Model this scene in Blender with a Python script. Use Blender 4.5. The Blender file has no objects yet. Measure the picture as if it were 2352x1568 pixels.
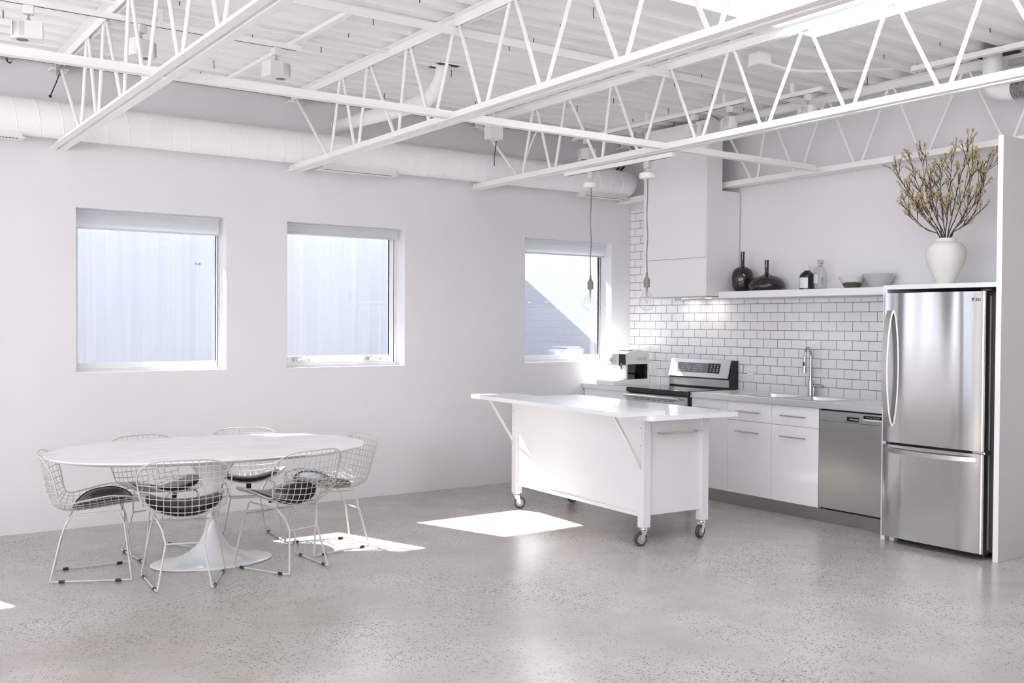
import bpy, bmesh, math, random
from math import sin, cos, pi, radians, sqrt, atan2
from mathutils import Vector, Matrix
random.seed(7)
SC = bpy.context.scene
COL = SC.collection

# ---------------------------------------------------------------- materials
MATS = {}
def mat(name, col, rough=.5, metal=0., spec=.5, coat=0., noise=0., nscale=8., bump=0., bscale=40., emit=None, estr=0., rvar=0., aniso=None, bdetail=3.):
    if name in MATS: return MATS[name]
    m = bpy.data.materials.new(name); m.use_nodes = True
    nt = m.node_tree; N = nt.nodes; L = nt.links
    b = N['Principled BSDF']
    b.inputs['Base Color'].default_value = (*col, 1)
    b.inputs['Roughness'].default_value = rough
    b.inputs['Metallic'].default_value = metal
    b.inputs['Specular IOR Level'].default_value = spec
    b.inputs['Coat Weight'].default_value = coat
    b.inputs['Coat Roughness'].default_value = .08
    if emit:
        b.inputs['Emission Color'].default_value = (*emit, 1); b.inputs['Emission Strength'].default_value = estr
    tc = N.new('ShaderNodeTexCoord')
    if noise or rvar:
        n = N.new('ShaderNodeTexNoise'); n.inputs['Scale'].default_value = nscale; n.inputs['Detail'].default_value = 4
        L.new(tc.outputs['Object'], n.inputs['Vector'])
        if noise:
            mx = N.new('ShaderNodeMix'); mx.data_type = 'RGBA'
            mx.inputs['A'].default_value = (*[c*(1-noise) for c in col], 1)
            mx.inputs['B'].default_value = (*[min(1, c*(1+noise)) for c in col], 1)
            L.new(n.outputs['Fac'], mx.inputs['Factor']); L.new(mx.outputs['Result'], b.inputs['Base Color'])
        if rvar:
            mr = N.new('ShaderNodeMapRange'); mr.inputs['To Min'].default_value = max(0, rough-rvar); mr.inputs['To Max'].default_value = rough+rvar
            L.new(n.outputs['Fac'], mr.inputs['Value']); L.new(mr.outputs['Result'], b.inputs['Roughness'])
    if bump:
        n2 = N.new('ShaderNodeTexNoise'); n2.inputs['Scale'].default_value = bscale; n2.inputs['Detail'].default_value = bdetail
        mp = N.new('ShaderNodeMapping'); L.new(tc.outputs['Object'], mp.inputs['Vector']); L.new(mp.outputs['Vector'], n2.inputs['Vector'])
        if aniso: mp.inputs['Scale'].default_value = aniso
        bp = N.new('ShaderNodeBump'); bp.inputs['Strength'].default_value = 1; bp.inputs['Distance'].default_value = bump
        L.new(n2.outputs['Fac'], bp.inputs['Height']); L.new(bp.outputs['Normal'], b.inputs['Normal'])
    MATS[name] = m
    return m

def glass_mat(name, tint=(1, 1, 1), base=.06, rough=0.):
    """thin clear glass: fresnel mix of straight-through and mirror"""
    if name in MATS: return MATS[name]
    m = bpy.data.materials.new(name); m.use_nodes = True
    nt = m.node_tree; N = nt.nodes; L = nt.links
    N.remove(N['Principled BSDF'])
    t = N.new('ShaderNodeBsdfTransparent'); t.inputs['Color'].default_value = (*tint, 1)
    g = N.new('ShaderNodeBsdfGlossy'); g.inputs['Roughness'].default_value = rough
    lw = N.new('ShaderNodeLayerWeight'); lw.inputs['Blend'].default_value = base
    mr = N.new('ShaderNodeMapRange'); mr.inputs['To Min'].default_value = .025; mr.inputs['To Max'].default_value = .8
    mx = N.new('ShaderNodeMixShader')
    L.new(lw.outputs['Facing'], mr.inputs['Value']); L.new(mr.outputs['Result'], mx.inputs['Fac'])
    lw.inputs['Blend'].default_value = .12
    L.new(t.outputs[0], mx.inputs[1]); L.new(g.outputs[0], mx.inputs[2])
    L.new(mx.outputs[0], N['Material Output'].inputs['Surface'])
    MATS[name] = m
    return m

def floor_mat():
    m = bpy.data.materials.new('polished_concrete'); m.use_nodes = True
    nt = m.node_tree; N = nt.nodes; L = nt.links; b = N['Principled BSDF']
    tc = N.new('ShaderNodeTexCoord')
    def noise(scale, det=4, rough=.55, vec=None):
        n = N.new('ShaderNodeTexNoise'); n.inputs['Scale'].default_value = scale; n.inputs['Detail'].default_value = det; n.inputs['Roughness'].default_value = rough
        L.new(vec or tc.outputs['Object'], n.inputs['Vector']); return n
    def ramp(src, stops):
        r = N.new('ShaderNodeValToRGB'); e = r.color_ramp.elements
        e[0].position, e[0].color = stops[0][0], (*stops[0][1], 1)
        e[1].position, e[1].color = stops[1][0], (*stops[1][1], 1)
        for p, c in stops[2:]:
            q = e.new(p); q.color = (*c, 1)
        L.new(src, r.inputs['Fac']); return r
    def mix(f, a, bb, mode='MIX'):
        x = N.new('ShaderNodeMix'); x.data_type = 'RGBA'; x.blend_type = mode
        for k, v in (('Factor', f), ('A', a), ('B', bb)):
            if hasattr(v, 'is_linked') or hasattr(v, 'node'): L.new(v, x.inputs[k])
            elif isinstance(v, tuple): x.inputs[k].default_value = (*v, 1)
            else: x.inputs[k].default_value = v
        return x.outputs['Result']
    big = noise(.55, 5); med = noise(2.6, 5, .62)
    c1 = ramp(big.outputs['Fac'], [(.34, FLOOR_A), (.66, FLOOR_B)])
    c2 = ramp(med.outputs['Fac'], [(.32, (.86, .845, .825)), (.68, (1.0, 1.0, 1.0))])
    c = mix(1., c1.outputs['Color'], c2.outputs['Color'], 'MULTIPLY')
    # exposed aggregate: small dark and pale stones, denser in patches
    dens = noise(1.1, 4, .65); dens2 = noise(6., 2)
    for sc, thr, colr, amt in ((88., .17, (.11, .095, .085), .85), (150., .18, (.17, .15, .13), .75), (120., .20, (.66, .63, .58), .32)):
        v = N.new('ShaderNodeTexVoronoi'); v.inputs['Scale'].default_value = sc; v.inputs['Randomness'].default_value = 1
        off = N.new('ShaderNodeVectorMath'); off.operation = 'ADD'; off.inputs[1].default_value = (sc*.13, sc*.37, 0)
        L.new(tc.outputs['Object'], off.inputs[0]); L.new(off.outputs[0], v.inputs['Vector'])
        sep = N.new('ShaderNodeSeparateColor'); L.new(v.outputs['Color'], sep.inputs['Color'])
        # radius varies per stone and with the density noise
        rad = N.new('ShaderNodeMath'); rad.operation = 'MULTIPLY'; L.new(sep.outputs['Red'], rad.inputs[0]); L.new(dens.outputs['Fac'], rad.inputs[1])
        r2 = N.new('ShaderNodeMath'); r2.operation = 'MULTIPLY'; L.new(rad.outputs[0], r2.inputs[0]); r2.inputs[1].default_value = 1.12
        cmp_ = N.new('ShaderNodeMath'); cmp_.operation = 'SUBTRACT'; L.new(r2.outputs[0], cmp_.inputs[0]); L.new(v.outputs['Distance'], cmp_.inputs[1])
        sm = N.new('ShaderNodeMapRange'); sm.inputs['From Min'].default_value = thr-.1; sm.inputs['From Max'].default_value = thr+.06; sm.inputs['To Max'].default_value = amt
        L.new(cmp_.outputs[0], sm.inputs['Value'])
        c = mix(sm.outputs['Result'], c, colr)
    L.new(c, b.inputs['Base Color'])
    rr = N.new('ShaderNodeMapRange'); rr.inputs['To Min'].default_value = .17; rr.inputs['To Max'].default_value = .31
    L.new(med.outputs['Fac'], rr.inputs['Value']); L.new(rr.outputs['Result'], b.inputs['Roughness'])
    b.inputs['Specular IOR Level'].default_value = .6
    nb = noise(9., 3); bp = N.new('ShaderNodeBump'); bp.inputs['Distance'].default_value = .0006
    L.new(nb.outputs['Fac'], bp.inputs['Height']); L.new(bp.outputs['Normal'], b.inputs['Normal'])
    return m

def tile_mat():
    m = bpy.data.materials.new('subway_tile'); m.use_nodes = True
    nt = m.node_tree; N = nt.nodes; L = nt.links; b = N['Principled BSDF']
    tc = N.new('ShaderNodeTexCoord'); s = N.new('ShaderNodeSeparateXYZ'); L.new(tc.outputs['Object'], s.inputs[0])
    u = N.new('ShaderNodeMath'); u.operation = 'MULTIPLY'; u.inputs[1].default_value = -1; L.new(s.outputs['Y'], u.inputs[0])
    v = N.new('ShaderNodeMath'); v.operation = 'ADD'; v.inputs[1].default_value = -.9085+.0785; L.new(s.outputs['Z'], v.inputs[0])
    cb = N.new('ShaderNodeCombineXYZ'); L.new(u.outputs[0], cb.inputs['X']); L.new(v.outputs[0], cb.inputs['Y'])
    br = N.new('ShaderNodeTexBrick'); L.new(cb.outputs[0], br.inputs['Vector'])
    br.inputs['Scale'].default_value = 1; br.inputs['Brick Width'].default_value = .154; br.inputs['Row Height'].default_value = .0785
    br.inputs['Mortar Size'].default_value = .0022; br.inputs['Mortar Smooth'].default_value = .1; br.inputs['Bias'].default_value = 0
    br.inputs['Color1'].default_value = (.84, .835, .84, 1); br.inputs['Color2'].default_value = (.80, .795, .80, 1); br.inputs['Mortar'].default_value = (.10, .095, .09, 1)
    L.new(br.outputs['Color'], b.inputs['Base Color'])
    r = N.new('ShaderNodeMapRange'); r.inputs['To Min'].default_value = .12; r.inputs['To Max'].default_value = .7
    L.new(br.outputs['Fac'], r.inputs['Value']); L.new(r.outputs['Result'], b.inputs['Roughness'])
    n = N.new('ShaderNodeTexNoise'); n.inputs['Scale'].default_value = 9; L.new(tc.outputs['Object'], n.inputs['Vector'])
    ad = N.new('ShaderNodeMath'); ad.operation = 'MULTIPLY_ADD'; L.new(br.outputs['Fac'], ad.inputs[0]); ad.inputs[1].default_value = -1; L.new(n.outputs['Fac'], ad.inputs[2])
    bp = N.new('ShaderNodeBump'); bp.inputs['Distance'].default_value = .0012; L.new(ad.outputs[0], bp.inputs['Height']); L.new(bp.outputs['Normal'], b.inputs['Normal'])
    return m

def marble_mat():
    m = mat('white_marble', (.82, .82, .825), rough=.16, spec=.5)
    nt = m.node_tree; N = nt.nodes; L = nt.links; b = N['Principled BSDF']
    tc = N.new('ShaderNodeTexCoord')
    n = N.new('ShaderNodeTexNoise'); n.inputs['Scale'].default_value = 2.4; n.inputs['Detail'].default_value = 8; n.inputs['Distortion'].default_value = 1.6
    mp = N.new('ShaderNodeMapping'); mp.inputs['Scale'].default_value = (.6, 1.6, 1); L.new(tc.outputs['Object'], mp.inputs[0]); L.new(mp.outputs[0], n.inputs['Vector'])
    r = N.new('ShaderNodeValToRGB'); e = r.color_ramp.elements
    e[0].position = .40; e[0].color = (.84, .84, .845, 1); e[1].position = .60; e[1].color = (.84, .84, .845, 1)
    q = e.new(.5); q.color = (.775, .775, .785, 1)
    L.new(n.outputs['Fac'], r.inputs['Fac']); L.new(r.outputs['Color'], b.inputs['Base Color'])
    return m

def siding_mat():
    m = mat('white_siding', (.80, .81, .83), rough=.6)
    nt = m.node_tree; N = nt.nodes; L = nt.links; b = N['Principled BSDF']
    tc = N.new('ShaderNodeTexCoord'); mp = N.new('ShaderNodeMapping'); mp.inputs['Scale'].default_value = (14, 1, .25)
    n = N.new('ShaderNodeTexNoise'); n.inputs['Scale'].default_value = 1.5; n.inputs['Detail'].default_value = 5
    L.new(tc.outputs['Object'], mp.inputs[0]); L.new(mp.outputs[0], n.inputs['Vector'])
    r = N.new('ShaderNodeValToRGB'); e = r.color_ramp.elements
    e[0].position = .35; e[0].color = (*[c*.90 for c in SIDING], 1); e[1].position = .65; e[1].color = (*SIDING, 1)
    L.new(n.outputs['Fac'], r.inputs['Fac']); L.new(r.outputs['Color'], b.inputs['Base Color'])
    return m

# ---------------------------------------------------------------- tunables
FLOOR_A = (.42, .385, .352); FLOOR_B = (.56, .53, .498)
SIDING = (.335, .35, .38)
SKY = (.82, .875, 1.0); SKY_STR = 3.4
SUN_STR = 20.
EXPO = 0.94

WALL = mat('wall_paint', (.755, .745, .760), rough=.75, spec=.25, bump=.0006, bscale=60)
KWALL = mat('wall_paint_kitchen', (.785, .772, .792), rough=.75, spec=.25, bump=.0006, bscale=50)
STEELW = mat('white_painted_steel', (.90, .888, .876), rough=.5, spec=.35, noise=.03, nscale=5)
DECK = mat('white_painted_deck', (.93, .92, .912), rough=.5, spec=.3, noise=.02, nscale=3)
DUCTW = mat('white_painted_duct', (.90, .893, .905), rough=.42, spec=.4, noise=.02)
TRIMW = mat('white_window_trim', (.86, .86, .865), rough=.4)
LACQ = mat('white_lacquer', (.87, .863, .875), rough=.07, spec=.5, coat=.3)
SATIN = mat('white_satin_board', (.86, .852, .862), rough=.45, bump=.0002, bscale=200)
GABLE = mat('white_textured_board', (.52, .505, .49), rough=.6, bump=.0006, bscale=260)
LAMIN = mat('white_worktop', (.84, .84, .85), rough=.16, spec=.5)
LAMG = mat('pale_grey_worktop', (.74, .74, .73), rough=.3)
CART = mat('white_painted_cart', (.745, .738, .752), rough=.42, noise=.01)
STEEL = mat('brushed_steel', (.60, .595, .585), rough=.3, metal=1., bump=.00025, bscale=30, aniso=(1, 1, 12), rvar=.04)
STEELT = mat('steel_worktop', (.82, .815, .81), rough=.36, metal=1., bump=.0002, bscale=6, rvar=.05)
STEELK = mat('steel_kick', (.36, .355, .35), rough=.38, metal=1., noise=.06, nscale=2)
STEELF = mat('fridge_steel', (.66, .65, .64), rough=.13, metal=1., bump=.03, bscale=1.0, aniso=(1, 2.4, .12), bdetail=.6)
STEELD = mat('dishwasher_steel', (.62, .61, .595), rough=.30, metal=1., bump=.004, bscale=1.2, aniso=(1, 2, .8))
CHROME = mat('chrome', (.75, .75, .75), rough=.12, metal=1.)
NICKEL = mat('brushed_nickel', (.55, .53, .50), rough=.25, metal=1.)
BLACK = mat('black_enamel', (.012, .011, .012), rough=.25)
BLACKG = mat('black_glass', (.012, .011, .013), rough=.04, spec=.6)
BLACKM = mat('black_plastic', (.02, .018, .018), rough=.5)
DARKB = mat('dark_brown_case', (.045, .038, .038), rough=.45)
GREYP = mat('grey_rubber', (.23, .22, .20), rough=.6)
CORDG = mat('grey_cord', (.22, .21, .205), rough=.8)
LEATH = mat('black_leather', (.010, .008, .010), rough=.19, spec=.4, bump=.0012, bscale=26)
LEATHR = mat('brown_black_suede', (.03, .02, .02), rough=.7, bump=.001, bscale=30)
WIRE = mat('pale_wire', (.55, .53, .505), rough=.35, spec=.5)
TULIP = mat('white_enamel', (.80, .80, .82), rough=.14, spec=.5, coat=.3)
CERAM = mat('matte_cream_ceramic', (.76, .73, .67), rough=.85, noise=.05, nscale=14, bump=.0006, bscale=90)
BOWLW = mat('white_ceramic', (.68, .675, .66), rough=.25)
BOWLG = mat('grey_glass_bowl', (.50, .51, .50), rough=.15)
BOWLD = mat('dark_dip_glaze', (.10, .085, .085), rough=.35)
SMOKE = mat('smoky_black_glass', (.018, .012, .014), rough=.04, spec=.7)
BARK = mat('brown_bark', (.075, .048, .035), rough=.85, noise=.25, nscale=60)
BLOOM = mat('yellow_ochre_blossom', (.60, .48, .25), rough=.7, noise=.18, nscale=25)
PAPER = mat('white_label_paper', (.80, .79, .77), rough=.7)
CREAM = mat('cream_cap', (.70, .66, .58), rough=.6)
CORK = mat('cork_stopper', (.52, .44, .33), rough=.8, noise=.15, nscale=60)
PLAST = mat('white_plastic', (.80, .795, .78), rough=.4)
PLASTG = mat('light_grey_plastic', (.62, .61, .60), rough=.35)
SLOT = mat('dark_slot', (.03, .03, .03), rough=.8)
GALV = mat('galvanised_steel', (.42, .42, .42), rough=.4, metal=1., noise=.25, nscale=18)
FOIL = mat('crinkled_foil', (.55, .55, .55), rough=.28, metal=1., bump=.01, bscale=45)
BLINDM = mat('white_blind_fabric', (.80, .80, .80), rough=.8)
def translucent(m, fac):
    nt = m.node_tree; N = nt.nodes; t = N.new('ShaderNodeBsdfTranslucent'); t.inputs['Color'].default_value = (.97, .97, .97, 1); x = N.new('ShaderNodeMixShader'); x.inputs['Fac'].default_value = fac
    nt.links.new(N['Principled BSDF'].outputs[0], x.inputs[1]); nt.links.new(t.outputs[0], x.inputs[2]); nt.links.new(x.outputs[0], N['Material Output'].inputs['Surface'])
translucent(BLINDM, .82)
def brushed(m, aniso, rot):
    nt = m.node_tree; N = nt.nodes; b = N['Principled BSDF']; b.inputs['Anisotropic'].default_value = aniso; b.inputs['Anisotropic Rotation'].default_value = rot
    t = N.new('ShaderNodeTangent'); t.direction_type = 'RADIAL'; t.axis = 'Z'; nt.links.new(t.outputs[0], b.inputs['Tangent'])
WHEELG = mat('grey_wheel', (.33, .32, .32), rough=.5)
TYRE = mat('dark_tyre', (.06, .05, .052), rough=.6)
brushed(STEELF, .85, .25); brushed(STEELD, .6, .25)
GLASS = glass_mat('window_glass', (.985, .99, 1.0))
BULBG = glass_mat('bulb_glass', (.985, .985, .985))
BOTG = glass_mat('clear_bottle_glass', (.965, .975, .97))
TINT = glass_mat('smoked_clear_plastic', (.22, .2, .21))
FIL = mat('filament', (.35, .28, .2), rough=.4, metal=1.)
INK = mat('dark_print', (.05, .05, .05), rough=.5)
INKG = mat('grey_print', (.45, .45, .45), rough=.5)
LCD = mat('grey_touch_panel', (.16, .155, .16), rough=.08, spec=.6)
FLOOR = floor_mat(); TILE = tile_mat(); MARBLE = marble_mat(); SIDE = siding_mat()
FARW = mat('pale_stucco', (.30, .315, .335), rough=.9)
GRAVEL = mat('pale_gravel', (.30, .30, .30), rough=.95, noise=.2, nscale=30)
LEDM = mat('led_strip', (1, 1, 1), rough=.5, emit=(1, .96, .9), estr=3.)

# ---------------------------------------------------------------- mesh helpers
class MB:
    def __init__(s): s.v = []; s.f = []; s.mi = []; s.m = 0
    def add(s, vs, fs):
        o = len(s.v); s.v += [tuple(p) for p in vs]
        for f in fs: s.f.append(tuple(i+o for i in f)); s.mi.append(s.m)
        return s
    def box(s, x0, x1, y0, y1, z0, z1, bev=0., seg=2):
        if x1 < x0: x0, x1 = x1, x0
        if y1 < y0: y0, y1 = y1, y0
        if z1 < z0: z0, z1 = z1, z0
        if bev <= 0:
            vs = [(x, y, z) for x in (x0, x1) for y in (y0, y1) for z in (z0, z1)]
            return s.add(vs, [(0, 1, 3, 2), (4, 6, 7, 5), (0, 4, 5, 1), (2, 3, 7, 6), (0, 2, 6, 4), (1, 5, 7, 3)])
        bm = bmesh.new(); bmesh.ops.create_cube(bm, size=1)
        for v in bm.verts: v.co = Vector(((x0+x1)/2+v.co.x*(x1-x0), (y0+y1)/2+v.co.y*(y1-y0), (z0+z1)/2+v.co.z*(z1-z0)))
        bmesh.ops.bevel(bm, geom=bm.edges[:], offset=bev, segments=seg, affect='EDGES', profile=.5)
        bm.verts.index_update()
        s.add([v.co[:] for v in bm.verts], [[v.index for v in f.verts] for f in bm.faces]); bm.free(); return s
    def tube(s, pts, r, n=8, caps=True, closed=False):
        P = [Vector(p) for p in pts]
        R = r if isinstance(r, (list, tuple)) else [r]*len(P)
        k = len(P); rings = []; up = None
        for i in range(k):
            if closed: t = (P[(i+1) % k]-P[i-1])
            else: t = P[min(i+1, k-1)]-P[max(i-1, 0)]
            if t.length < 1e-9: t = Vector((0, 0, 1))
            t.normalize()
            if up is None:
                up = Vector((0, 0, 1)) if abs(t.z) < .9 else Vector((1, 0, 0))
            a = up-t*up.dot(t)
            if a.length < 1e-6: a = Vector((1, 0, 0))-t*t.x
            a.normalize(); up = a; b = t.cross(a)
            rings.append([P[i]+(a*cos(2*pi*j/n)+b*sin(2*pi*j/n))*R[i] for j in range(n)])
        vs = [p for rg in rings for p in rg]; fs = []
        for i in range(k if closed else k-1):
            i2 = (i+1) % k
            for j in range(n):
                j2 = (j+1) % n; fs.append((i*n+j, i*n+j2, i2*n+j2, i2*n+j))
        if caps and not closed: fs += [tuple(range(n-1, -1, -1)), tuple((k-1)*n+j for j in range(n))]
        return s.add(vs, fs)
    def cyl(s, p0, p1, r, n=16, r2=None): return s.tube([p0, p1], [r, r if r2 is None else r2], n)
    def lathe(s, prof, c=(0, 0, 0), n=32, axis='z', sx=1., sy=1.):
        vs = []; fs = []; k = len(prof)
        for r, z in prof:
            for j in range(n):
                a = 2*pi*j/n; x, y = r*cos(a)*sx, r*sin(a)*sy
                p = (x, y, z) if axis == 'z' else ((z, x, y) if axis == 'x' else (y, z, x))
                vs.append((p[0]+c[0], p[1]+c[1], p[2]+c[2]))
        for i in range(k-1):
            for j in range(n):
                j2 = (j+1) % n; fs.append((i*n+j, i*n+j2, (i+1)*n+j2, (i+1)*n+j))
        if prof[0][0] > 1e-5: fs.append(tuple(range(n-1, -1, -1)))
        if prof[-1][0] > 1e-5: fs.append(tuple((k-1)*n+j for j in range(n)))
        return s.add(vs, fs)
    def prism(s, poly, fn0, fn1):
        """poly of 2D points; fn0/fn1 map (a,b) to 3D at the two ends"""
        n = len(poly); vs = [fn0(*p) for p in poly]+[fn1(*p) for p in poly]
        fs = [tuple(range(n-1, -1, -1)), tuple(range(n, 2*n))]+[(i, (i+1) % n, n+(i+1) % n, n+i) for i in range(n)]
        return s.add(vs, fs)
    def sphere(s, c, r, n=12, m=8, sz=1.):
        return s.lathe([(max(1e-6, r*sin(pi*i/m)), -r*sz*cos(pi*i/m)) for i in range(m+1)], c, n)
    def grid(s, P):
        a = len(P); b = len(P[0]); vs = [p for row in P for p in row]
        return s.add(vs, [(i*b+j, i*b+j+1, (i+1)*b+j+1, (i+1)*b+j) for i in range(a-1) for j in range(b-1)])

def link(name, mb, mats, parent=None, smooth=40., loc=None):
    me = bpy.data.meshes.new(name); me.from_pydata(mb.v, [], mb.f)
    if not isinstance(mats, (list, tuple)): mats = [mats]
    for m in mats: me.materials.append(m)
    if len(mats) > 1: me.polygons.foreach_set('material_index', mb.mi)
    bm = bmesh.new(); bm.from_mesh(me); bmesh.ops.remove_doubles(bm, verts=bm.verts[:], dist=1e-6)
    bmesh.ops.recalc_face_normals(bm, faces=bm.faces[:]); bm.to_mesh(me); bm.free()
    if smooth:
        me.polygons.foreach_set('use_smooth', [True]*len(me.polygons)); me.set_sharp_from_angle(angle=radians(smooth))
    me.update()
    o = bpy.data.objects.new(name, me); COL.objects.link(o)
    if smooth:
        wn = o.modifiers.new('weighted_normal', 'WEIGHTED_NORMAL'); wn.keep_sharp = True; wn.weight = 90
    if parent is not None: o.parent = parent
    if loc is not None: o.location = loc
    return o
def tag(o, label, cat, group=None, kind=None):
    o['label'] = label; o['category'] = cat
    if group: o['group'] = group
    if kind: o['kind'] = kind
    return o
def thing(name, label, cat, loc=(0, 0, 0), rotz=0., group=None, kind=None):
    o = bpy.data.objects.new(name, None); COL.objects.link(o); o.empty_display_size = .1
    o.location = loc; o.rotation_euler = (0, 0, rotz)
    return tag(o, label, cat, group, kind)
def dup(root, label, loc=None, rotz=None):
    r = root.copy(); COL.objects.link(r)
    if loc is not None: r.location = loc
    if rotz is not None: r.rotation_euler = (0, 0, rotz)
    r['label'] = label
    for ch in list(root.children):
        c = ch.copy(); COL.objects.link(c); c.parent = r
        for g in list(ch.children):
            d = g.copy(); COL.objects.link(d); d.parent = c
    return r
def lab(o, label): o['label'] = label; return o

def catmull(P, n=8, closed=False):
    P = [Vector(p) for p in P]; out = []; k = len(P)
    for i in range(k if closed else k-1):
        if closed: a, b, c, d = P[i-1], P[i], P[(i+1) % k], P[(i+2) % k]
        else: a, b, c, d = P[max(i-1, 0)], P[i], P[i+1], P[min(i+2, k-1)]
        for j in range(n):
            t = j/n
            out.append(.5*((2*b)+(c-a)*t+(2*a-5*b+4*c-d)*t*t+(3*b-a-3*c+d)*t**3))
    if not closed: out.append(P[-1])
    return out
def lerp_tab(tab, x):
    if x <= tab[0][0]: return tab[0][1]
    for (a, b), (c, d) in zip(tab, tab[1:]):
        if x <= c: return b+(d-b)*(x-a)/(c-a)
    return tab[-1][1]
def panel_with_holes(mb, us, vs, holes, fn, d0, d1):
    """slab between depths d0 and d1 with rectangular holes; fn(u,v,d)->xyz; us,vs cut lists"""
    cells = {}
    for i in range(len(us)-1):
        for j in range(len(vs)-1):
            cu, cv = (us[i]+us[i+1])/2, (vs[j]+vs[j+1])/2
            cells[i, j] = not any(h[0] < cu < h[1] and h[2] < cv < h[3] for h in holes)
    for (i, j), on in cells.items():
        if not on: continue
        a, b, c, d = us[i], us[i+1], vs[j], vs[j+1]
        for dd in (d0, d1): mb.add([fn(a, c, dd), fn(b, c, dd), fn(b, d, dd), fn(a, d, dd)], [(0, 1, 2, 3)])
        for di, dj, p, q in ((-1, 0, (a, c), (a, d)), (1, 0, (b, c), (b, d)), (0, -1, (a, c), (b, c)), (0, 1, (a, d), (b, d))):
            if not cells.get((i+di, j+dj), False):
                mb.add([fn(*p, d0), fn(*q, d0), fn(*q, d1), fn(*p, d1)], [(0, 1, 2, 3)])
    return mb
def S_(o): o['kind'] = 'structure'; return o

# ---------------------------------------------------------------- dimensions
XK = 7.04; YB = -12.5; XL = -4.6
SLOPE = .008
def zdeck(y): return 3.352-SLOPE*y
WIN = [(1.669, 2.782), (3.289, 4.385), (5.690, 6.777), (-.83, .28)]
GL = (-2.95, -1.35, .04, 2.62)
ZS, ZH = 1.126, 2.326
SKYL = [(3.75, 5.42, -6.3, -3.55), (-3.2, -.6, -7.2, -4.2)]  # second skylight is unseen, added for more daylight

# ---------------------------------------------------------------- room shell
fl = link('floor', MB().box(XL-.2, XK+.2, YB-.2, .22, -.15, 0), FLOOR, smooth=0)
tag(fl, 'polished grey-beige concrete floor with exposed speckled aggregate', 'floor', kind='structure')

mb = MB()
us = sorted([XL-.2, XK, GL[0], GL[1]]+[u for w in WIN for u in w]); vs = [0, GL[2], ZS, ZH, GL[3], 3.42]
panel_with_holes(mb, us, vs, [(a, b, ZS, ZH) for a, b in WIN]+[GL], lambda u, v, d: (u, d, v), 0., .15)
us = sorted([XL-.2, XK, GL[0], GL[1]]+[u for a, b in WIN for u in (a-.05, b+.05)]); vs = [0, GL[2], ZS-.05, ZH+.05, GL[3], 3.42]
panel_with_holes(mb, us, vs, [(a-.05, b+.05, ZS-.05, ZH+.05) for a, b in WIN]+[GL], lambda u, v, d: (u, d, v), .1502, .25)
tag(link('wall_left', mb, WALL, smooth=0), 'long off-white painted wall with the three square windows', 'wall', kind='structure')
mb = MB().box(XK, XK+.2, YB, .22, 0, 3.45)
tag(link('wall_right', mb, KWALL, smooth=0), 'off-white painted wall behind the kitchen units and shelf', 'wall', kind='structure')
# unseen sides of the room, with tall windows added to light it
BW = [(-4., -2.2)]
mb = MB(); us = sorted([XL-.2, XK+.2]+[u for w in BW for u in w])
panel_with_holes(mb, us, [0, .7, 2.9, 3.6], [(a, b, .7, 2.9) for a, b in BW], lambda u, v, d: (u, YB-d, v), 0., .2)
tag(link('wall_back', mb, WALL, smooth=0), 'white wall with a row of tall windows facing the kitchen end', 'wall', kind='structure')
SW = [(-11.4, -9.2), (-8.8, -6.6), (-6.2, -4.0), (-3.6, -1.4)]
mb = MB(); us = sorted([YB-.2, .22]+[u for w in SW for u in w])
panel_with_holes(mb, us, [0, .5, 2.9, 3.6], [(a, b, .5, 2.9) for a, b in SW], lambda u, v, d: (XL-d, u, v), 0., .2)
tag(link('wall_side', mb, WALL, smooth=0), 'white side wall with windows opposite the fridge', 'wall', kind='structure')

# corrugated roof deck
def deck():
    mb = MB(); pitch = .19; prof = []
    y = .06
    xs = sorted([XL-.2, XK+.2]+[u for s in SKYL for u in s[:2]])
    ys = []
    while y > YB-.3:
        ys += [(y, 0.), (y-.066, 0.), (y-.074, .050), (y-.182, .050)]; y -= pitch
    for (ya, za), (yb, zb) in zip(ys, ys[1:]):
        for i in range(len(xs)-1):
            cx, cy = (xs[i]+xs[i+1])/2, (ya+yb)/2
            if any(s[0] < cx < s[1] and s[2] < cy < s[3] for s in SKYL): continue
            mb.add([(xs[i], ya, zdeck(ya)+za), (xs[i+1], ya, zdeck(ya)+za), (xs[i+1], yb, zdeck(yb)+zb), (xs[i], yb, zdeck(yb)+zb)], [(0, 1, 2, 3)])
    o = link('ceiling', mb, DECK, smooth=0)
    return o
ceil = tag(deck(), 'white painted corrugated steel roof deck overhead', 'ceiling', kind='structure')
# little dark roofing screws poking through the deck
mb = MB()
scr = [(1.05+.62*i+.2*sin(i*7.3), -.35-.42*j-.25*sin(i*3.1+j*5.7)) for i in range(10) for j in range(13)]
for x, y in scr:
    if x > 7.0 or y < -5.4 or random.random() < .35: continue
    if any(s[0]-.05 < x < s[1]+.05 and s[2]-.05 < y < s[3]+.05 for s in SKYL): continue
    h = .025+.03*random.random(); z = zdeck(y)+.055
    mb.cyl((x, y, z), (x+.004*random.uniform(-1, 1), y+.004*random.uniform(-1, 1), z-h-.045), .0028, 5)
o = link('roofing_screw', mb, SLOT, parent=ceil, smooth=0); o['kind'] = 'stuff'; o['label'] = 'dark screw tips under the deck'
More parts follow.
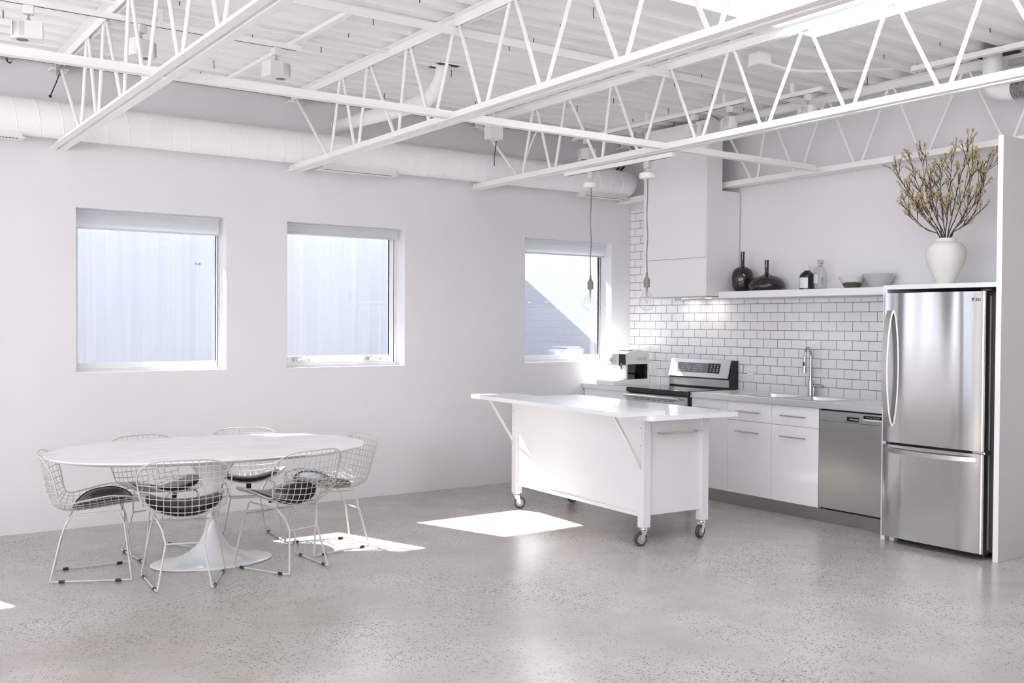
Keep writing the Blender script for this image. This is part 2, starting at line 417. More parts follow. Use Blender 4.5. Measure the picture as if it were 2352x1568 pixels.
# roof above the deck (keeps the sky out) and the outer eave
SKY2 = [(a-.052, b+.052, c-.052, d+.052) for a, b, c, d in SKYL]
mb = MB(); xs = sorted([XL-.4, XK+.4]+[u for s in SKY2 for u in s[:2]]); yy = sorted([YB-.4, 1.66]+[u for s in SKY2 for u in s[2:]])
panel_with_holes(mb, xs, yy, SKY2, lambda u, v, d: (u, v, d-SLOPE*min(v, .3)), 3.422, 3.53)
tag(link('roof', mb, KWALL, smooth=0), 'flat roof slab above the white steel deck', 'roof', kind='structure')

# skylights: curb, glass
for i, (x0, x1, y0, y1) in enumerate(SKYL):
    mb = MB(); zb = zdeck((y0+y1)/2)
    panel_with_holes(mb, [x0-.05, x0, x1, x1+.05], [y0-.05, y0, y1, y1+.05], [(x0, x1, y0, y1)], lambda u, v, d: (u, v, d), zb-.012, zb+.42)
    s = link('window_%d' % (6+i), mb, TRIMW, smooth=0)
    tag(s, ['white skylight curb cut into the deck above the island', 'skylight over the empty floor by the side wall', 'skylight above the floor behind the camera, kitchen side', 'skylight above the floor behind the camera, far corner'][i], 'skylight', kind='structure')
    fz = zdeck(y1)-.004
    mb = MB(); panel_with_holes(mb, [x0-.16, x0+.01, x1-.01, x1+.16], [y0-.16, y0+.01, y1-.01, y1+.16], [(x0+.01, x1-.01, y0+.01, y1-.01)], lambda u, v, d: (u, v, d-SLOPE*(v-y1)), fz-.008, fz)
    link('flange', mb, TRIMW, s, smooth=0)
    link('skylight_pane', MB().box(x0-.04, x1+.04, y0-.04, y1+.04, zb+.42, zb+.428), GLASS, parent=s, smooth=0)

# ---------------------------------------------------------------- windows in the left wall
WLAB = ['big square window behind the dining table, blind slightly lowered', 'square casement window right of the big one, with two crank handles', 'square window beside the kitchen corner, behind the hanging bulb', 'square window further along the wall beyond the table']
for i, (a, b) in enumerate(WIN):
    e = thing('window_%d' % (i+1), WLAB[i], 'window', ((a+b)/2, 0, ZS), kind='structure')
    W2 = (b-a)/2; Hh = ZH-ZS
    yf = .155
    def ring(x0, x1, z0, z1, tl, tr, tb, tt, y0, y1, bev=.003):
        m = MB()
        m.box(x0, x0+tl, y0, y1, z0, z1, bev); m.box(x1-tr, x1, y0, y1, z0, z1, bev)
        m.box(x0+tl, x1-tr, y0, y1, z0, z0+tb, bev); m.box(x0+tl, x1-tr, y0, y1, z1-tt, z1, bev); return m
    # visible widths measured from the opening edge: left, right, bottom, top
    fr, sa = ((.020, .010, .022, .03), (.028, .014, .045, .03)) if i != 1 else ((.03, .022, .035, .04), (.04, .042, .06, .045))
    yf = .156
    link('window_frame', ring(-W2-.045, W2+.045, -.045, Hh+.045, .045+fr[0], .045+fr[1], .045+fr[2], .045+fr[3], yf, yf+.06), TRIMW, e)
    link('sash', ring(-W2+fr[0], W2-fr[1]-.0036, fr[2], Hh-fr[3], *sa, yf+.004, yf+.032), TRIMW, e)
    link('pane', MB().box(-W2+fr[0]+sa[0]-.004, W2-fr[1]-sa[1]-.002, yf+.008, yf+.014, fr[2]+sa[2]-.004, Hh-fr[3]-sa[3]+.004), GLASS, e, smooth=0)
    link('gasket', MB().box(W2-fr[1]-.0034, W2-fr[1]-.0002, yf+.010, yf+.03, .06, Hh-.1), SLOT if i == 0 else PLASTG, e, smooth=0)
    link('window_sill', MB().box(-W2+.001, W2-.001, .004, yf-.002, -.0005, .006), TRIMW, e, smooth=0)
    if i == 1:
        for k, (sx, fl_) in enumerate(((-.40, 1), (.27, 1))):
            m = MB().box(sx-.035, sx+.035, yf-.028, yf-.002, .052, .068, .004)
            m.tube([(sx, yf-.03, .062), (sx+.03*fl_, yf-.045, .07), (sx+.085*fl_, yf-.05, .062)], .006, 8); m.sphere((sx+.09*fl_, yf-.05, .06), .011)
            lab(link('crank_handle', m, NICKEL, e), 'nickel window crank')
    if i == 0:
        m = MB().lathe([(.011, 0), (.011, .003)], (W2-.19, yf+.006, .835), 16, 'y'); m.box(W2-.175, W2-.15, yf+.0065, yf+.0075, .825, .845)
        lab(link('sticker', m, INKG, e), 'small grey maker sticker on the pane')
    # roller blind: hangs in the reveal
    drop = .105 if i != 1 else .055
    bl = thing('roller_blind', ['white roller blind across the top of the big window', 'white roller blind fully raised in the casement window', 'white roller blind across the window by the hanging bulb', 'white roller blind in the window beyond the table'][i], 'blind', ((a+b)/2, .075, ZH-.008), group='roller blinds')
    mm = MB().box(-W2+.006, W2-.03, -.02, .03, -.018, 0, .003); mm.tube([(-W2+.01, .01, -.03), (W2-.035, .01, -.03)], .016, 12)
    link('roller', mm, BLINDM, bl)
    link('blind_fabric', MB().grid([[(-W2+.012, -.007, z), (W2-.037, -.007, z)] for z in (-.018-drop, -.02)]), BLINDM, bl, smooth=0)
    link('bottom_bar', MB().box(-W2+.012, W2-.037, -.014, 0, -.032-drop, -.018-drop, .003), PLASTG, bl)

for i, (a, b) in enumerate(BW):
    e = thing('window_%d' % (11+i), 'tall window in the wall facing the kitchen, bay %d' % (i+1), 'window', ((a+b)/2, YB, .7), kind='structure')
    m = MB(); w = (b-a)/2
    for x in (-w, -.03, w-.06): m.box(x, x+.06, -.15, -.08, 0, 2.2)
    for z in (0, 1.1, 2.14): m.box(-w, w, -.14, -.09, z, z+.06)
    link('window_frame', m, TRIMW, e, smooth=0)
for i, (a, b) in enumerate(SW):
    e = thing('window_%d' % (16+i), 'window in the side wall opposite the fridge, bay %d' % (i+1), 'window', (XL, (a+b)/2, .5), kind='structure')
    m = MB(); w = (b-a)/2
    for x in (-w, -.03, w-.06): m.box(-.15, -.08, x, x+.06, 0, 2.4)
    for z in (0, 2.34): m.box(-.14, -.09, -w, w, z, z+.06)
    link('window_frame', m, TRIMW, e, smooth=0)

e = thing('door_3', 'tall double glass door in the window wall, far beyond the table', 'door', ((GL[0]+GL[1])/2, .1, GL[2]), kind='structure')  # added, unseen: a full-height bright band for the fridge to reflect
m = MB(); w = (GL[1]-GL[0])/2; h = GL[3]-GL[2]
for x in (-w, -.06, w-.07): m.box(x, x+.07+(.05 if x == -.06 else 0), 0, .06, .001, h-.001)
for z in (.001, h-.081): m.box(-w, w, .002, .058, z, z+.08)
link('door_frame', m, TRIMW, e, smooth=0); link('pane', MB().box(-w+.06, w-.06, .026, .032, .07, h-.07), GLASS, e, smooth=0)
for i, (a, b) in enumerate(((.40, 1.05), (-1.28, -.88))):  # added dark panels, unseen, for dark bands reflected in the fridge
    e = thing('door_%d' % (i+1), ['narrow charcoal door in the window wall beyond the table', 'narrow charcoal service door between the glass door and the next window'][i], 'door', ((a+b)/2, 0, 0), kind='structure')
    link('door_leaf', MB().box(-(b-a)/2, (b-a)/2, -.04, -.002, .004, 2.45, .003), mat('charcoal_paint', (.06, .058, .056), rough=.5), e)
    link('door_handle', MB().box((b-a)/2-.09, (b-a)/2-.07, -.07, -.041, .95, 1.12, .004), NICKEL, e)
# outside: yard, neighbour's wall, its shade coloured in as a gable, and a farther wall
tag(link('ground_outside', MB().box(-30, 30, .26, 14, -.2, -.02), GRAVEL, smooth=0), 'pale gravel yard outside the windows', 'ground', kind='structure')
poly = [(-14, 0), (6.15, 0), (6.15, 3.3), (-14, 3.3)]
tag(link('wall_gable', MB().prism([(6.155, 0), (9.6, 0), (9.6, .88), (6.155, 3.3)], lambda a, b: (a, 3., b), lambda a, b: (a, 3.2, b)), mat('blue_grey_gable', (.21, .225, .255), rough=.9, noise=.06, nscale=5), smooth=0), 'blue-grey gable with a sloping edge seen through the kitchen-side window', 'wall', kind='structure')  # blue-grey colour stands for the shade on the neighbour's wall
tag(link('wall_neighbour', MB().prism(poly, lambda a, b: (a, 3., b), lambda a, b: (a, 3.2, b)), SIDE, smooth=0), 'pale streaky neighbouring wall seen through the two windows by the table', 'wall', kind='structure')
tag(link('wall_yard', MB().box(-14, 26, 6.8, 7., 0, 4.4), FARW, smooth=0), 'bright farther wall seen through the window by the kitchen', 'wall', kind='structure')

tag(link('wall_outer', MB().box(7.25, 15., -.3, .25, 0, 3.41).box(7.45, 15., .25, 1.66, 3.30, 3.41), FARW, smooth=0), 'outside wall and eave continuing past the kitchen corner', 'wall', kind='structure')  # added past the corner so less sky lights the walls outside
tag(link('eave_box', MB().box(5.10, 5.85, 1.40, 1.62, 2.36, 3.405, .01), FARW), 'square vent box hung outside under the eave above the kitchen-side window', 'vent box', kind='structure')  # added out of view to keep sun off part of the kitchen-side window
tag(link('eave_box', MB().box(1.08, 1.74, 1.40, 1.62, 2.36, 3.405, .01), FARW), 'square vent box hung outside under the eave above the big window', 'vent box', kind='structure')  # added likewise, keeps sun off the left of the big window

# ---------------------------------------------------------------- tiles, toe kick
mb = MB(); mb.box(XK-.012, XK-.001, -.66, -.001, .90, 2.668); mb.box(XK-.012, XK-.001, -3.51, -.66, .90, 1.735)
tag(link('trim_1', mb, TILE, smooth=0), 'white subway tile backsplash with dark grey grout', 'tiles', kind='structure')
tag(link('baseboard_right', MB().box(6.432, 6.45, -3.505, -1.49, .001, .098), STEELK, smooth=0), 'dull stainless kick strip under the white base cabinets', 'kick strip', kind='structure')

# ---------------------------------------------------------------- roof joists
TOPS = [-.93, -1.37, -1.93, -2.53, -3.12, -3.73, -4.33]+[-4.93-.6*i for i in range(9)]
BOTS = [-.72, -1.18, -1.77, -2.24, -2.83, -3.41, -4.05, -4.66]+[-5.27-.6*i for i in range(9)]
JX = [1.545, 3.322, 5.108, 6.885]
JLAB = ['open-web steel roof joist above the dining table, running out at the upper left', 'open-web steel roof joist between the casement window and the ceiling duct elbow', 'open-web steel roof joist carrying the track of the two hanging bulbs', 'open-web steel roof joist tight along the kitchen wall']
def Lsec(mb, side, flip, z0, y0, y1, w=.046, h=.052, t=.005, gap=.013):
    # angle with its upright next to the web gap and its flange pointing outward
    s = side
    p = [(s*gap, 0), (s*(gap+w), 0), (s*(gap+w), t), (s*(gap+t), t), (s*(gap+t), h), (s*gap, h)]
    if flip: p = [(a, -b) for a, b in p]
    mb.prism(p, lambda a, b: (a, y0, z0+b-SLOPE*y0), lambda a, b: (a, y1, z0+b-SLOPE*y1))
ZBC, ZTC = 2.728, 3.350
def joist(i):
    e = thing('roof_joist', JLAB[i], 'joist', (JX[i], 0, 0), group='open-web roof joists')
    yE = -11.9
    y0 = -.006
    if i == 3: y0 = -.006
    for s in (-1, 1):
        m = MB(); Lsec(m, s, False, ZBC, y0, yE); link('bottom_chord', m, STEELW, e, smooth=0)
    for s in (-1, 1):
        m = MB(); Lsec(m, s, True, ZTC-.0015, -.03, yE, h=.056); link('top_chord', m, STEELW, e, smooth=0)
    # continuous bent web rod
    m = MB(); zb = lambda y: ZBC+.040-SLOPE*y; zt = lambda y: ZTC-.040-SLOPE*y
    path = [(0, -.10, zt(-.1))]
    k = 0; seq = []
    bi = 0; ti = 0
    seq.append(('b', BOTS[0]))
    for t_, b_ in zip(TOPS, BOTS[1:]): seq += [('t', t_), ('b', b_)]
    for kind, y in seq:
        if kind == 'b': hw = .035; path += [(0, y+hw, zb(y)+.004), (0, y+hw*.5, zb(y)-.006), (0, y-hw*.5, zb(y)-.006), (0, y-hw, zb(y)+.004)]
        else: hw = .026; path += [(0, y+hw, zt(y)-.004), (0, y+hw*.5, zt(y)+.008), (0, y-hw*.5, zt(y)+.008), (0, y-hw, zt(y)-.004)]
    m.tube(path, .0115, 8)
    link('web_rod', m, STEELW, e, smooth=60)
    # bearing plate at the wall
    link('bearing_seat', MB().box(-.06, .06, -.10, -.004, ZTC-.075, ZTC-.06), STEELW, e, smooth=0)
    return e
for i in range(4): joist(i)
def bar_angle(name, label, y, z, x0, x1, flip=False, w=.045):
    m = MB(); t = .005
    p = [(0, 0), (-w, 0), (-w, t), (-t, t), (-t, w), (0, w)]
    if flip: p = [(-a-w, -b) for a, b in p]
    m.prism(p, lambda a, b: (x0, y+a, z+b), lambda a, b: (x1, y+a, z+b))
    return tag(link(name, m, STEELW, smooth=0), label, 'steel bar', group='bridging bars tying the joists')
bar_angle('bridging_angle', 'long steel bridging bar lying across the lower joist chords', -2.49, ZBC+.0065+SLOPE*2.5, .2, 6.80, False, .055)
bar_angle('bridging_angle', 'long steel bridging bar tight under the deck, across the upper chords', -2.49, ZTC-.058+SLOPE*2.5, .2, 6.80, True, .05)
# slim conduit bars running toward the wall between the joists
m = MB().box(2.66, 2.70, -2.45, -.3, 3.318, 3.342); tag(link('ceiling_channel', m, STEELW, smooth=0), 'slim white steel channel under the deck between the first two joists', 'channel')
m = MB().box(6.44, 6.485, -6.5, -3.58, 3.30, 3.335)
for k in range(8): m.cyl((6.4625, -3.7-.3*k, 3.299), (6.4625, -3.7-.3*k, 3.2985), .006, 8)
tag(link('ceiling_channel', m, STEELW, smooth=0), 'punched white strut rail under the deck near the upright white vent pipe', 'channel')

# thin conduit pair along the deck
def conduit(label, pts, r=.006, cat='conduit', name='conduit', mat_=STEELW):
    return tag(link(name, MB().tube(pts, r, 8), mat_), label, cat)
yc = -1.66
conduit('thin white conduit running along the deck above the track spotlights', [(.8, yc-.02, 3.345), (3.4, yc-.02, 3.345), (5.0, yc-.02, 3.345)], .009)
conduit('second thin conduit beside the deck conduit', [(.8, yc+.03, 3.348), (3.4, yc+.03, 3.348)], .006)

# ---------------------------------------------------------------- ducts
dY, dZ, dR = -.170, 2.905, .127
e = thing('spiral_duct', 'big white round spiral duct running along the top of the window wall', 'duct', (0, dY, dZ))
m = MB(); m.tube([(-1.2, 0, 0), (6.72, 0, 0), (6.80, 0, 0), (6.845, 0, 0), (6.868, 0, 0), (6.876, 0, 0)], [dR, dR, dR*.985, dR*.92, dR*.8, dR*.55], 40)
link('duct_body', m, DUCTW, e, smooth=60)
m = MB(); n = 0
path = []
x = -1.2; a = 0
while x < 6.7:
    path.append((x, (dR+.0005)*cos(a), (dR+.0005)*sin(a))); a += 2*pi/24; x += .147/24
m.tube(path, .0032, 6)
link('spiral_seam', m, DUCTW, e, smooth=60)
for x0, x1 in ((.55, 1.30), (3.48, 4.19), (6.22, 6.80)):
    m = MB(); zz = -dR-.004
    m.box(x0+.02, x1-.02, -.055, .05, zz-.018, zz+.05); m.box(x0, x1, -.075, .07, zz-.027, zz-.018, .003)
    g = link('grille', m, PLAST, e)
    m = MB(); x = x0+.04
    while x < x1-.05:
        m.box(x, x+.012, -.05, -.028, zz-.0285, zz-.0268); x += .021
    link('slot', m, SLOT, g, smooth=0)['kind'] = 'stuff'
# branch duct from the roof opening to the wall
e = thing('branch_duct', 'white bent round duct dropping from a dark roof opening to the wall', 'duct', (0, 0, 0))
bp_ = catmull([(3.86, -1.50, 3.40), (3.86, -1.46, 3.28), (3.88, -1.25, 3.185), (3.87, -.9, 3.165), (3.80, -.45, 3.16), (3.735, -.02, 3.155)], 6)
link('duct_body', MB().tube(bp_, .056, 24), DUCTW, e, smooth=60)
for k in (2, 9, 15):
    p = bp_[k]; q = bp_[k+1]; d = (q-p).normalized(); link('seam_band', MB().tube([p, p+d*.012], .0585, 24), DUCTW, e)
m = MB(); m.box(3.78, 3.95, -1.6, -1.41, 3.3655, 3.368)
lab(link('roof_opening', m, SLOT, e, smooth=0), 'ragged dark cut in the deck around the duct')
m = MB().tube([(3.735+.06*cos(2*pi*k/24), -.012, 3.155+.06*sin(2*pi*k/24)) for k in range(24)], .006, 6, closed=True)
link('wall_collar', m, DUCTW, e)
# vent elbow at the right
e = thing('vent_elbow', 'white upright vent pipe bending into silver flexible hose near the tall panel', 'duct', (6.72, -4.02, 0))
pts = catmull([(0, 0, 3.40), (0, 0, 3.25), (0, -.0, 3.17), (.005, -.035, 3.12), (.01, -.10, 3.10), (.01, -.15, 3.10)], 6)
link('pipe', MB().tube(pts, .062, 24), DUCTW, e, smooth=60)
for z in (3.33, 3.27): link('seam_band', MB().tube([(0, 0, z), (0, 0, z-.012)], .065, 24), DUCTW, e)
m = MB(); pts = [(.01, -.15-.006*k, 3.10) for k in range(60)]; m.tube(pts, [.068 if k % 2 else .058 for k in range(60)], 20)
lab(link('flexible_hose', m, FOIL, e, smooth=30), 'crinkled silver hose')
m = MB().box(-.12, .12, -.14, .13, 3.372, 3.376)
lab(link('roof_opening', m, SLOT, e, smooth=0), 'dark cut in the deck around the pipe')
e = thing('hanger_strap', 'galvanised perforated bracket rail above the silver hose', 'bracket', (6.66, -4.35, 3.27))
link('strap', MB().box(-.012, .012, -.35, .18, -.02, .02, .002), GALV, e)

# ---------------------------------------------------------------- track lighting
def track(name, label, p0, p1, drop, zc, axis):
    e = thing('light_track', label, 'track', p0, group='white lighting tracks')
    L_ = p1
    m = MB()
    if axis == 'x':
        m.box(0, L_, -.017, .017, -.016, .016, .003); link('rail', m, STEELW, e)
        link('slot', MB().box(.03, L_-.03, -.004, .004, -.0172, -.0155), SLOT, e, smooth=0)
        xs = [.12+.9*k for k in range(int((L_-.2)/.9)+1)]
        for x in xs: link('hanger', MB().box(x-.012, x+.012, -.012, .012, .0165, drop), STEELW, e, smooth=0)
    else:
        m.box(-.017, .017, -L_, 0, -.016, .016, .003); link('rail', m, STEELW, e)
        link('slot', MB().box(-.004, .004, -L_+.03, -.03, -.0172, -.0155), SLOT, e, smooth=0)
        for k in range(int((L_-.2)/.9)+1):
            y = -.12-.9*k; link('hanger', MB().box(-.012, .012, y-.012, y+.012, .0165, drop), STEELW, e, smooth=0)
    return e
track('a', 'long lighting track above the dining table with small box spotlights', (.75, -1.72, 3.25), 1.9, .09, 0, 'x')
track('b', 'lighting track in front of the tall hood cabinet', (6.05, -.27, 3.25), 2.15, .09, 0, 'y')
track('c', 'short lighting track beside the strut rail, nearest the fridge wall', (6.20, -2.62, 3.25), .40, .09, 0, 'y')
track('d', 'lighting track under the joist holding the two hanging bulbs', (5.148, -1.296, 2.7225), 1.25, .012, 0, 'y')

def spot_proto():
    e = thing('track_spotlight', '', 'spotlight', (0, 0, 0), group='white track spotlights')
    m = MB().box(-.028, .028, -.022, .022, -.05, .0, .006); link('adapter', m, PLAST, e)
    m = MB().cyl((0, 0, -.05), (0, 0, -.085), .007, 10); m.sphere((0, 0, -.082), .013); link('swivel', m, NICKEL, e)
    # flattened body with one rounded end, lens in the underside
    m = MB(); P = [(-.075, -.055), (.035, -.055)]+[(.035+.055*sin(t), -.055*cos(t)) for t in [pi*k/10 for k in range(1, 10)]]+[(.035, .055), (-.075, .055)]
    m.prism(P, lambda a, b: (a, b, -.19), lambda a, b: (a*.95, b*.92, -.094))
    b = link('lamp_body', m, PLAST, e, smooth=30)
    m = MB()
    for k in range(9): m.box(.02+.007*k, .0225+.007*k, -.0555+.0006*k*k*.4, .0555-.0006*k*k*.4, -.178, -.100)
    link('cooling_fins', m, PLASTG, b, smooth=0)
    link('lens', MB().lathe([(.030, -.1915), (.030, -.1895)], (.03, 0, 0), 24), BLACKG, b)
    return e
SP = spot_proto(); first = True
for lb, loc, rz in (('white box spotlight showing its round dark lens, far upper left', (1.06, -1.72, 3.232), radians(165)),
                    ('white box spotlight half hidden behind the first joist webs', (1.66, -1.72, 3.232), radians(25)),
                    ('white box spotlight at the free end of the long track', (2.49, -1.72, 3.232), radians(10)),
                    ('white spotlight hanging in front of the hood cabinet top edge', (6.05, -1.86, 3.232), radians(-100)),
                    ('white spotlight right of the hood cabinet side, on the second track', (6.05, -2.24, 3.232), radians(-120)),
                    ('white spotlight on the short track nearest the fridge wall', (6.20, -2.88, 3.232), radians(-120)),
                    ('white spotlight at the left end of the track by the corner, over the duct end', (6.05, -.47, 3.232), radians(100))):
    if first: SP.location = loc; SP.rotation_euler = (0, 0, rz); SP['label'] = lb; first = False
    else: dup(SP, lb, loc, rz)
e = thing('exit_lamp_box', 'square white lamp box seen between the second and third joists near the wall', 'lamp', (4.83, -.72, 3.2))
link('lamp_body', MB().box(-.065, .065, -.05, .05, -.145, .02, .008), PLAST, e)
link('stem', MB().cyl((0, 0, .02), (0, 0, .15), .008, 8), PLAST, e)
e = thing('junction_box', 'white electrical junction box on the deck beside the third joist', 'junction box', (5.38, -3.13, 3.33))
link('box_body', MB().box(-.06, .06, -.05, .05, -.06, .02, .003), STEELW, e)
link('cover_plate', MB().box(-.068, .068, -.06, .06, -.068, -.0605, .002), PLAST, e)
conduit('white flexible conduit leaving the junction box toward the strut rail', [tuple(p) for p in catmull([(5.44, -3.13, 3.30), (5.7, -3.2, 3.27), (6.1, -3.35, 3.30), (6.42, -3.45, 3.34)], 8)], .010)
conduit('pale cable sagging along the joist web by the corner', [tuple(p) for p in catmull([(5.13, -.98, 3.27), (5.16, -.93, 3.2), (5.13, -.86, 3.05), (5.15, -.7, 2.85)], 8)], .006)
conduit('dark cable hanging down from the lamp box', [(4.9, -.66, 3.06), (5.02, -.45, 2.95), (5.07, -.38, 2.90)], .004, 'cable', 'cable', SLOT)
conduit('black pipe slanting behind the duct end, upper of a pair', [(6.72, -.03, 2.97), (7.02, -.03, 3.28)], .011, 'pipe', 'black_pipe', BLACKM)
conduit('black pipe slanting behind the duct end, lower of a pair', [(6.77, -.03, 2.965), (7.02, -.03, 3.225)], .011, 'pipe', 'black_pipe', BLACKM)
for lb, pts in (('pale loose cable drooping under the deck at the hood cabinet corner', [(6.55, -1.55, 3.33), (6.62, -1.7, 3.24), (6.75, -2.0, 3.21), (6.9, -2.3, 3.27)]),
                ('second loose cable looping along the kitchen wall top', [(6.6, -1.6, 3.32), (6.8, -1.85, 3.2), (6.98, -2.3, 3.24), (7.0, -2.7, 3.3)])):
    conduit(lb, [tuple(p) for p in catmull(pts, 8)], .006, 'cable', 'cable', PLASTG)
conduit('long thin pipe along the top of the kitchen wall behind the joist', [(7.0, -1.6, 3.285), (7.0, -7, 3.325)], .012, 'pipe', 'wall_pipe', STEELW)
e = thing('anchor_cable', 'dark steel strap and cable with a weight, hanging at the end of the first joist', 'cable', (1.53, -.14, 3.28))
link('strap', MB().box(-.014, .014, -.02, .02, -.05, .03, .002), GALV, e)
link('cable', MB().tube([(0, 0, -.05), (-.02, 0, -.11), (-.055, 0, -.20)], .004, 6), SLOT, e)
link('weight', MB().sphere((-.057, 0, -.205), .011), SLOT, e)
e = thing('sensor_disc', 'grey oval sensor disc with a small hook at the wall top, far upper left', 'sensor', (1.20, -.12, 3.315))
link('disc', MB().lathe([(.0, -.012), (.06, -.012), (.072, 0), (.06, .012), (.0, .012)], (0, 0, 0), 24), GALV, e)
link('hook', MB().tube([(.0, 0, -.012), (.005, 0, -.035), (.02, 0, -.045), (.03, 0, -.035)], .005, 6), SLOT, e)
# dark gap strip where the deck meets the wall
tag(link('trim_2', MB().box(.3, 6.5, -.012, -.001, 3.335, 3.41), SLOT, smooth=0), 'dark shadow gap strip where the deck meets the window wall', 'trim', kind='structure')

# ---------------------------------------------------------------- pendants
def pendant():
    e = thing('pendant_lamp', '', 'lamp', (0, 0, 0), group='hanging bulb lamps')
    m = MB().box(-.02, .02, -.026, .026, -.05, 0, .004); m.cyl((0, 0, -.05), (0, 0, -.085), .011, 12); link('adapter', m, PLASTG, e)
    m = MB().lathe([(.0, -.082), (.052, -.082), (.062, -.088), (.063, -.118), (.058, -.126), (.0, -.128)], n=32); link('ceiling_rose', m, PLAST, e)
    pts = catmull([(0, 0, -.126), (.002, .001, -.25), (-.003, .002, -.40), (.004, -.002, -.55), (-.002, .001, -.68), (.001, 0, -.80), (0, 0, -.83)], 6)
    lab(link('cord', MB().tube(pts, .0042, 8), CORDG, e), 'grey fabric cord')
    m = MB().lathe([(.0, -.815), (.008, -.817), (.008, -.84), (.013, -.855), (.022, -.866), (.0235, -.875), (.0235, -.922), (.021, -.926), (0, -.926)], n=24)
    lab(link('socket', m, GREYP, e), 'grey rubber socket')
    prof = [(.0135, -.92), (.0135, -.938), (.018, -.955), (.030, -.975), (.043, -.993), (.053, -1.013), (.057, -1.035), (.054, -1.060), (.043, -1.082), (.025, -1.096), (.0, -1.101)]
    b = link('bulb', MB().lathe(prof, n=40), BULBG, e, smooth=80); lab(b, 'clear globe bulb')
    m = MB(); m.tube([(0, 0, -.925), (0, 0, -.985)], [.009, .004], 10); m.cyl((0, 0, -.985), (0, 0, -1.045), .0015, 6)
    for k in range(6):
        a = 2*pi*k/6; m.tube([(.004*cos(a), .004*sin(a), -.985), (.018*cos(a), .018*sin(a), -1.0), (.015*cos(a+.3), .015*sin(a+.3), -1.045)], .0007, 5)
    link('filament', m, FIL, b)
    return e
PD = pendant(); PD.location = (5.148, -1.625, 2.705); PD['label'] = 'hanging clear globe bulb on a grey cord in front of the kitchen-side window'
dup(PD, 'hanging clear globe bulb on grey cord in front of the tile strip beside hood cabinet', (5.148, -2.275, 2.705))

# ---------------------------------------------------------------- dining table
TX, TY, TH = 2.143, -1.545, .72
e = thing('dining_table', 'large oval white marble dining table on a white tulip pedestal', 'table', (TX, TY, 0), radians(-3.6))
A, B = .974, .655
prof = [(0, TH), (.985, TH), (.997, TH-.002), (1.0, TH-.006), (.995, TH-.010), (.955, TH-.024), (.90, TH-.028), (0, TH-.028)]
m = MB(); n = 96
vs = []; fs = []
def oval(t, k=1.): 
    c, s = cos(t), sin(t); ex = 2/2.25
    return (A*k*math.copysign(abs(c)**ex, c), B*k*math.copysign(abs(s)**ex, s))
rings = []
for r, z in prof[1:-1]:
    rings.append([(*oval(2*pi*j/n, r), z) for j in range(n)])
vs = [p for rg in rings for p in rg]
for i in range(len(rings)-1):
    for j in range(n): fs.append((i*n+j, i*n+(j+1) % n, (i+1)*n+(j+1) % n, (i+1)*n+j))
fs += [tuple(range(n)), tuple((len(rings)-1)*n+j for j in range(n-1, -1, -1))]
m.add(vs, fs); link('tabletop', m, MARBLE, e, smooth=35)
m = MB()
prof = [(.374, 0), (.378, .005), (.372, .011), (.335, .016), (.285, .022), (.235, .032), (.185, .048), (.140, .072), (.104, .102), (.074, .142), (.053, .19), (.040, .24), (.034, .30), (.035, .36), (.042, .42), (.056, .475), (.078, .525), (.106, .572), (.138, .618), (.168, .655), (.190, .680), (.198, .691), (0, .691)]
n = 64; vs = []; fs = []
for i, (r, z) in enumerate(prof[:-1]):
    f = min(1, max(0, (z-.012)/.2)); sy = .675*(1-f)+1.0*f
    for j in range(n): vs.append((r*cos(2*pi*j/n), r*sy*sin(2*pi*j/n), z))
k = len(prof)-1
for i in range(k-1):
    for j in range(n): fs.append((i*n+j, i*n+(j+1) % n, (i+1)*n+(j+1) % n, (i+1)*n+j))
fs += [tuple(range(n-1, -1, -1)), tuple((k-1)*n+j for j in range(n))]
m.add(vs, fs); link('pedestal', m, TULIP, e, smooth=60)

# ---------------------------------------------------------------- wire chairs
PROFC = catmull([(.275, 0, .428), (.20, 0, .424), (.10, 0, .411), (0, 0, .399), (-.10, 0, .392), (-.165, 0, .400), (-.212, 0, .432), (-.240, 0, .50), (-.258, 0, .58), (-.275, 0, .665), (-.294, 0, .742)], 12)
acc = [0.]
for a_, b_ in zip(PROFC, PROFC[1:]): acc.append(acc[-1]+(b_-a_).length)
LT = acc[-1]
def prof_at(t):
    d = max(0, min(1, t))*LT
    for i in range(len(acc)-1):
        if d <= acc[i+1]:
            f = (d-acc[i])/(acc[i+1]-acc[i]); p = PROFC[i].lerp(PROFC[i+1], f)
            j0, j1 = max(0, i-3), min(len(PROFC)-1, i+4); T = (PROFC[j1]-PROFC[j0]).normalized()
            return p, Vector((T.z, 0, -T.x))
    return PROFC[-1], Vector((1, 0, 0))
WT = [(0, .12), (.012, .155), (.03, .185), (.06, .212), (.10, .232), (.18, .246), (.28, .244), (.40, .230), (.48, .218), (.55, .217), (.64, .225), (.72, .238), (.80, .251), (.86, .254), (.905, .247), (.94, .232), (.965, .212), (.985, .182), (1.0, .12)]
KT = [(0, 1.25), (.2, 1.5), (.4, 1.5), (.55, 1.4), (.75, 1.2), (1., .9)]
def Wd(t): return lerp_tab(WT, t)
def SP_(s, t, off=0.):
    p, n = prof_at(t); k = lerp_tab(KT, t)
    dx = -.28*s*s if t > .75 else 0
    q = p+n*(k*s*s+off)
    # top edge of the back arches down to the sides
    arch = max(0, (t-.8)/.2)
    return (q.x, s, q.z-.35*s*s*arch+.12*s*s*(1-min(1, t/.15))*0)
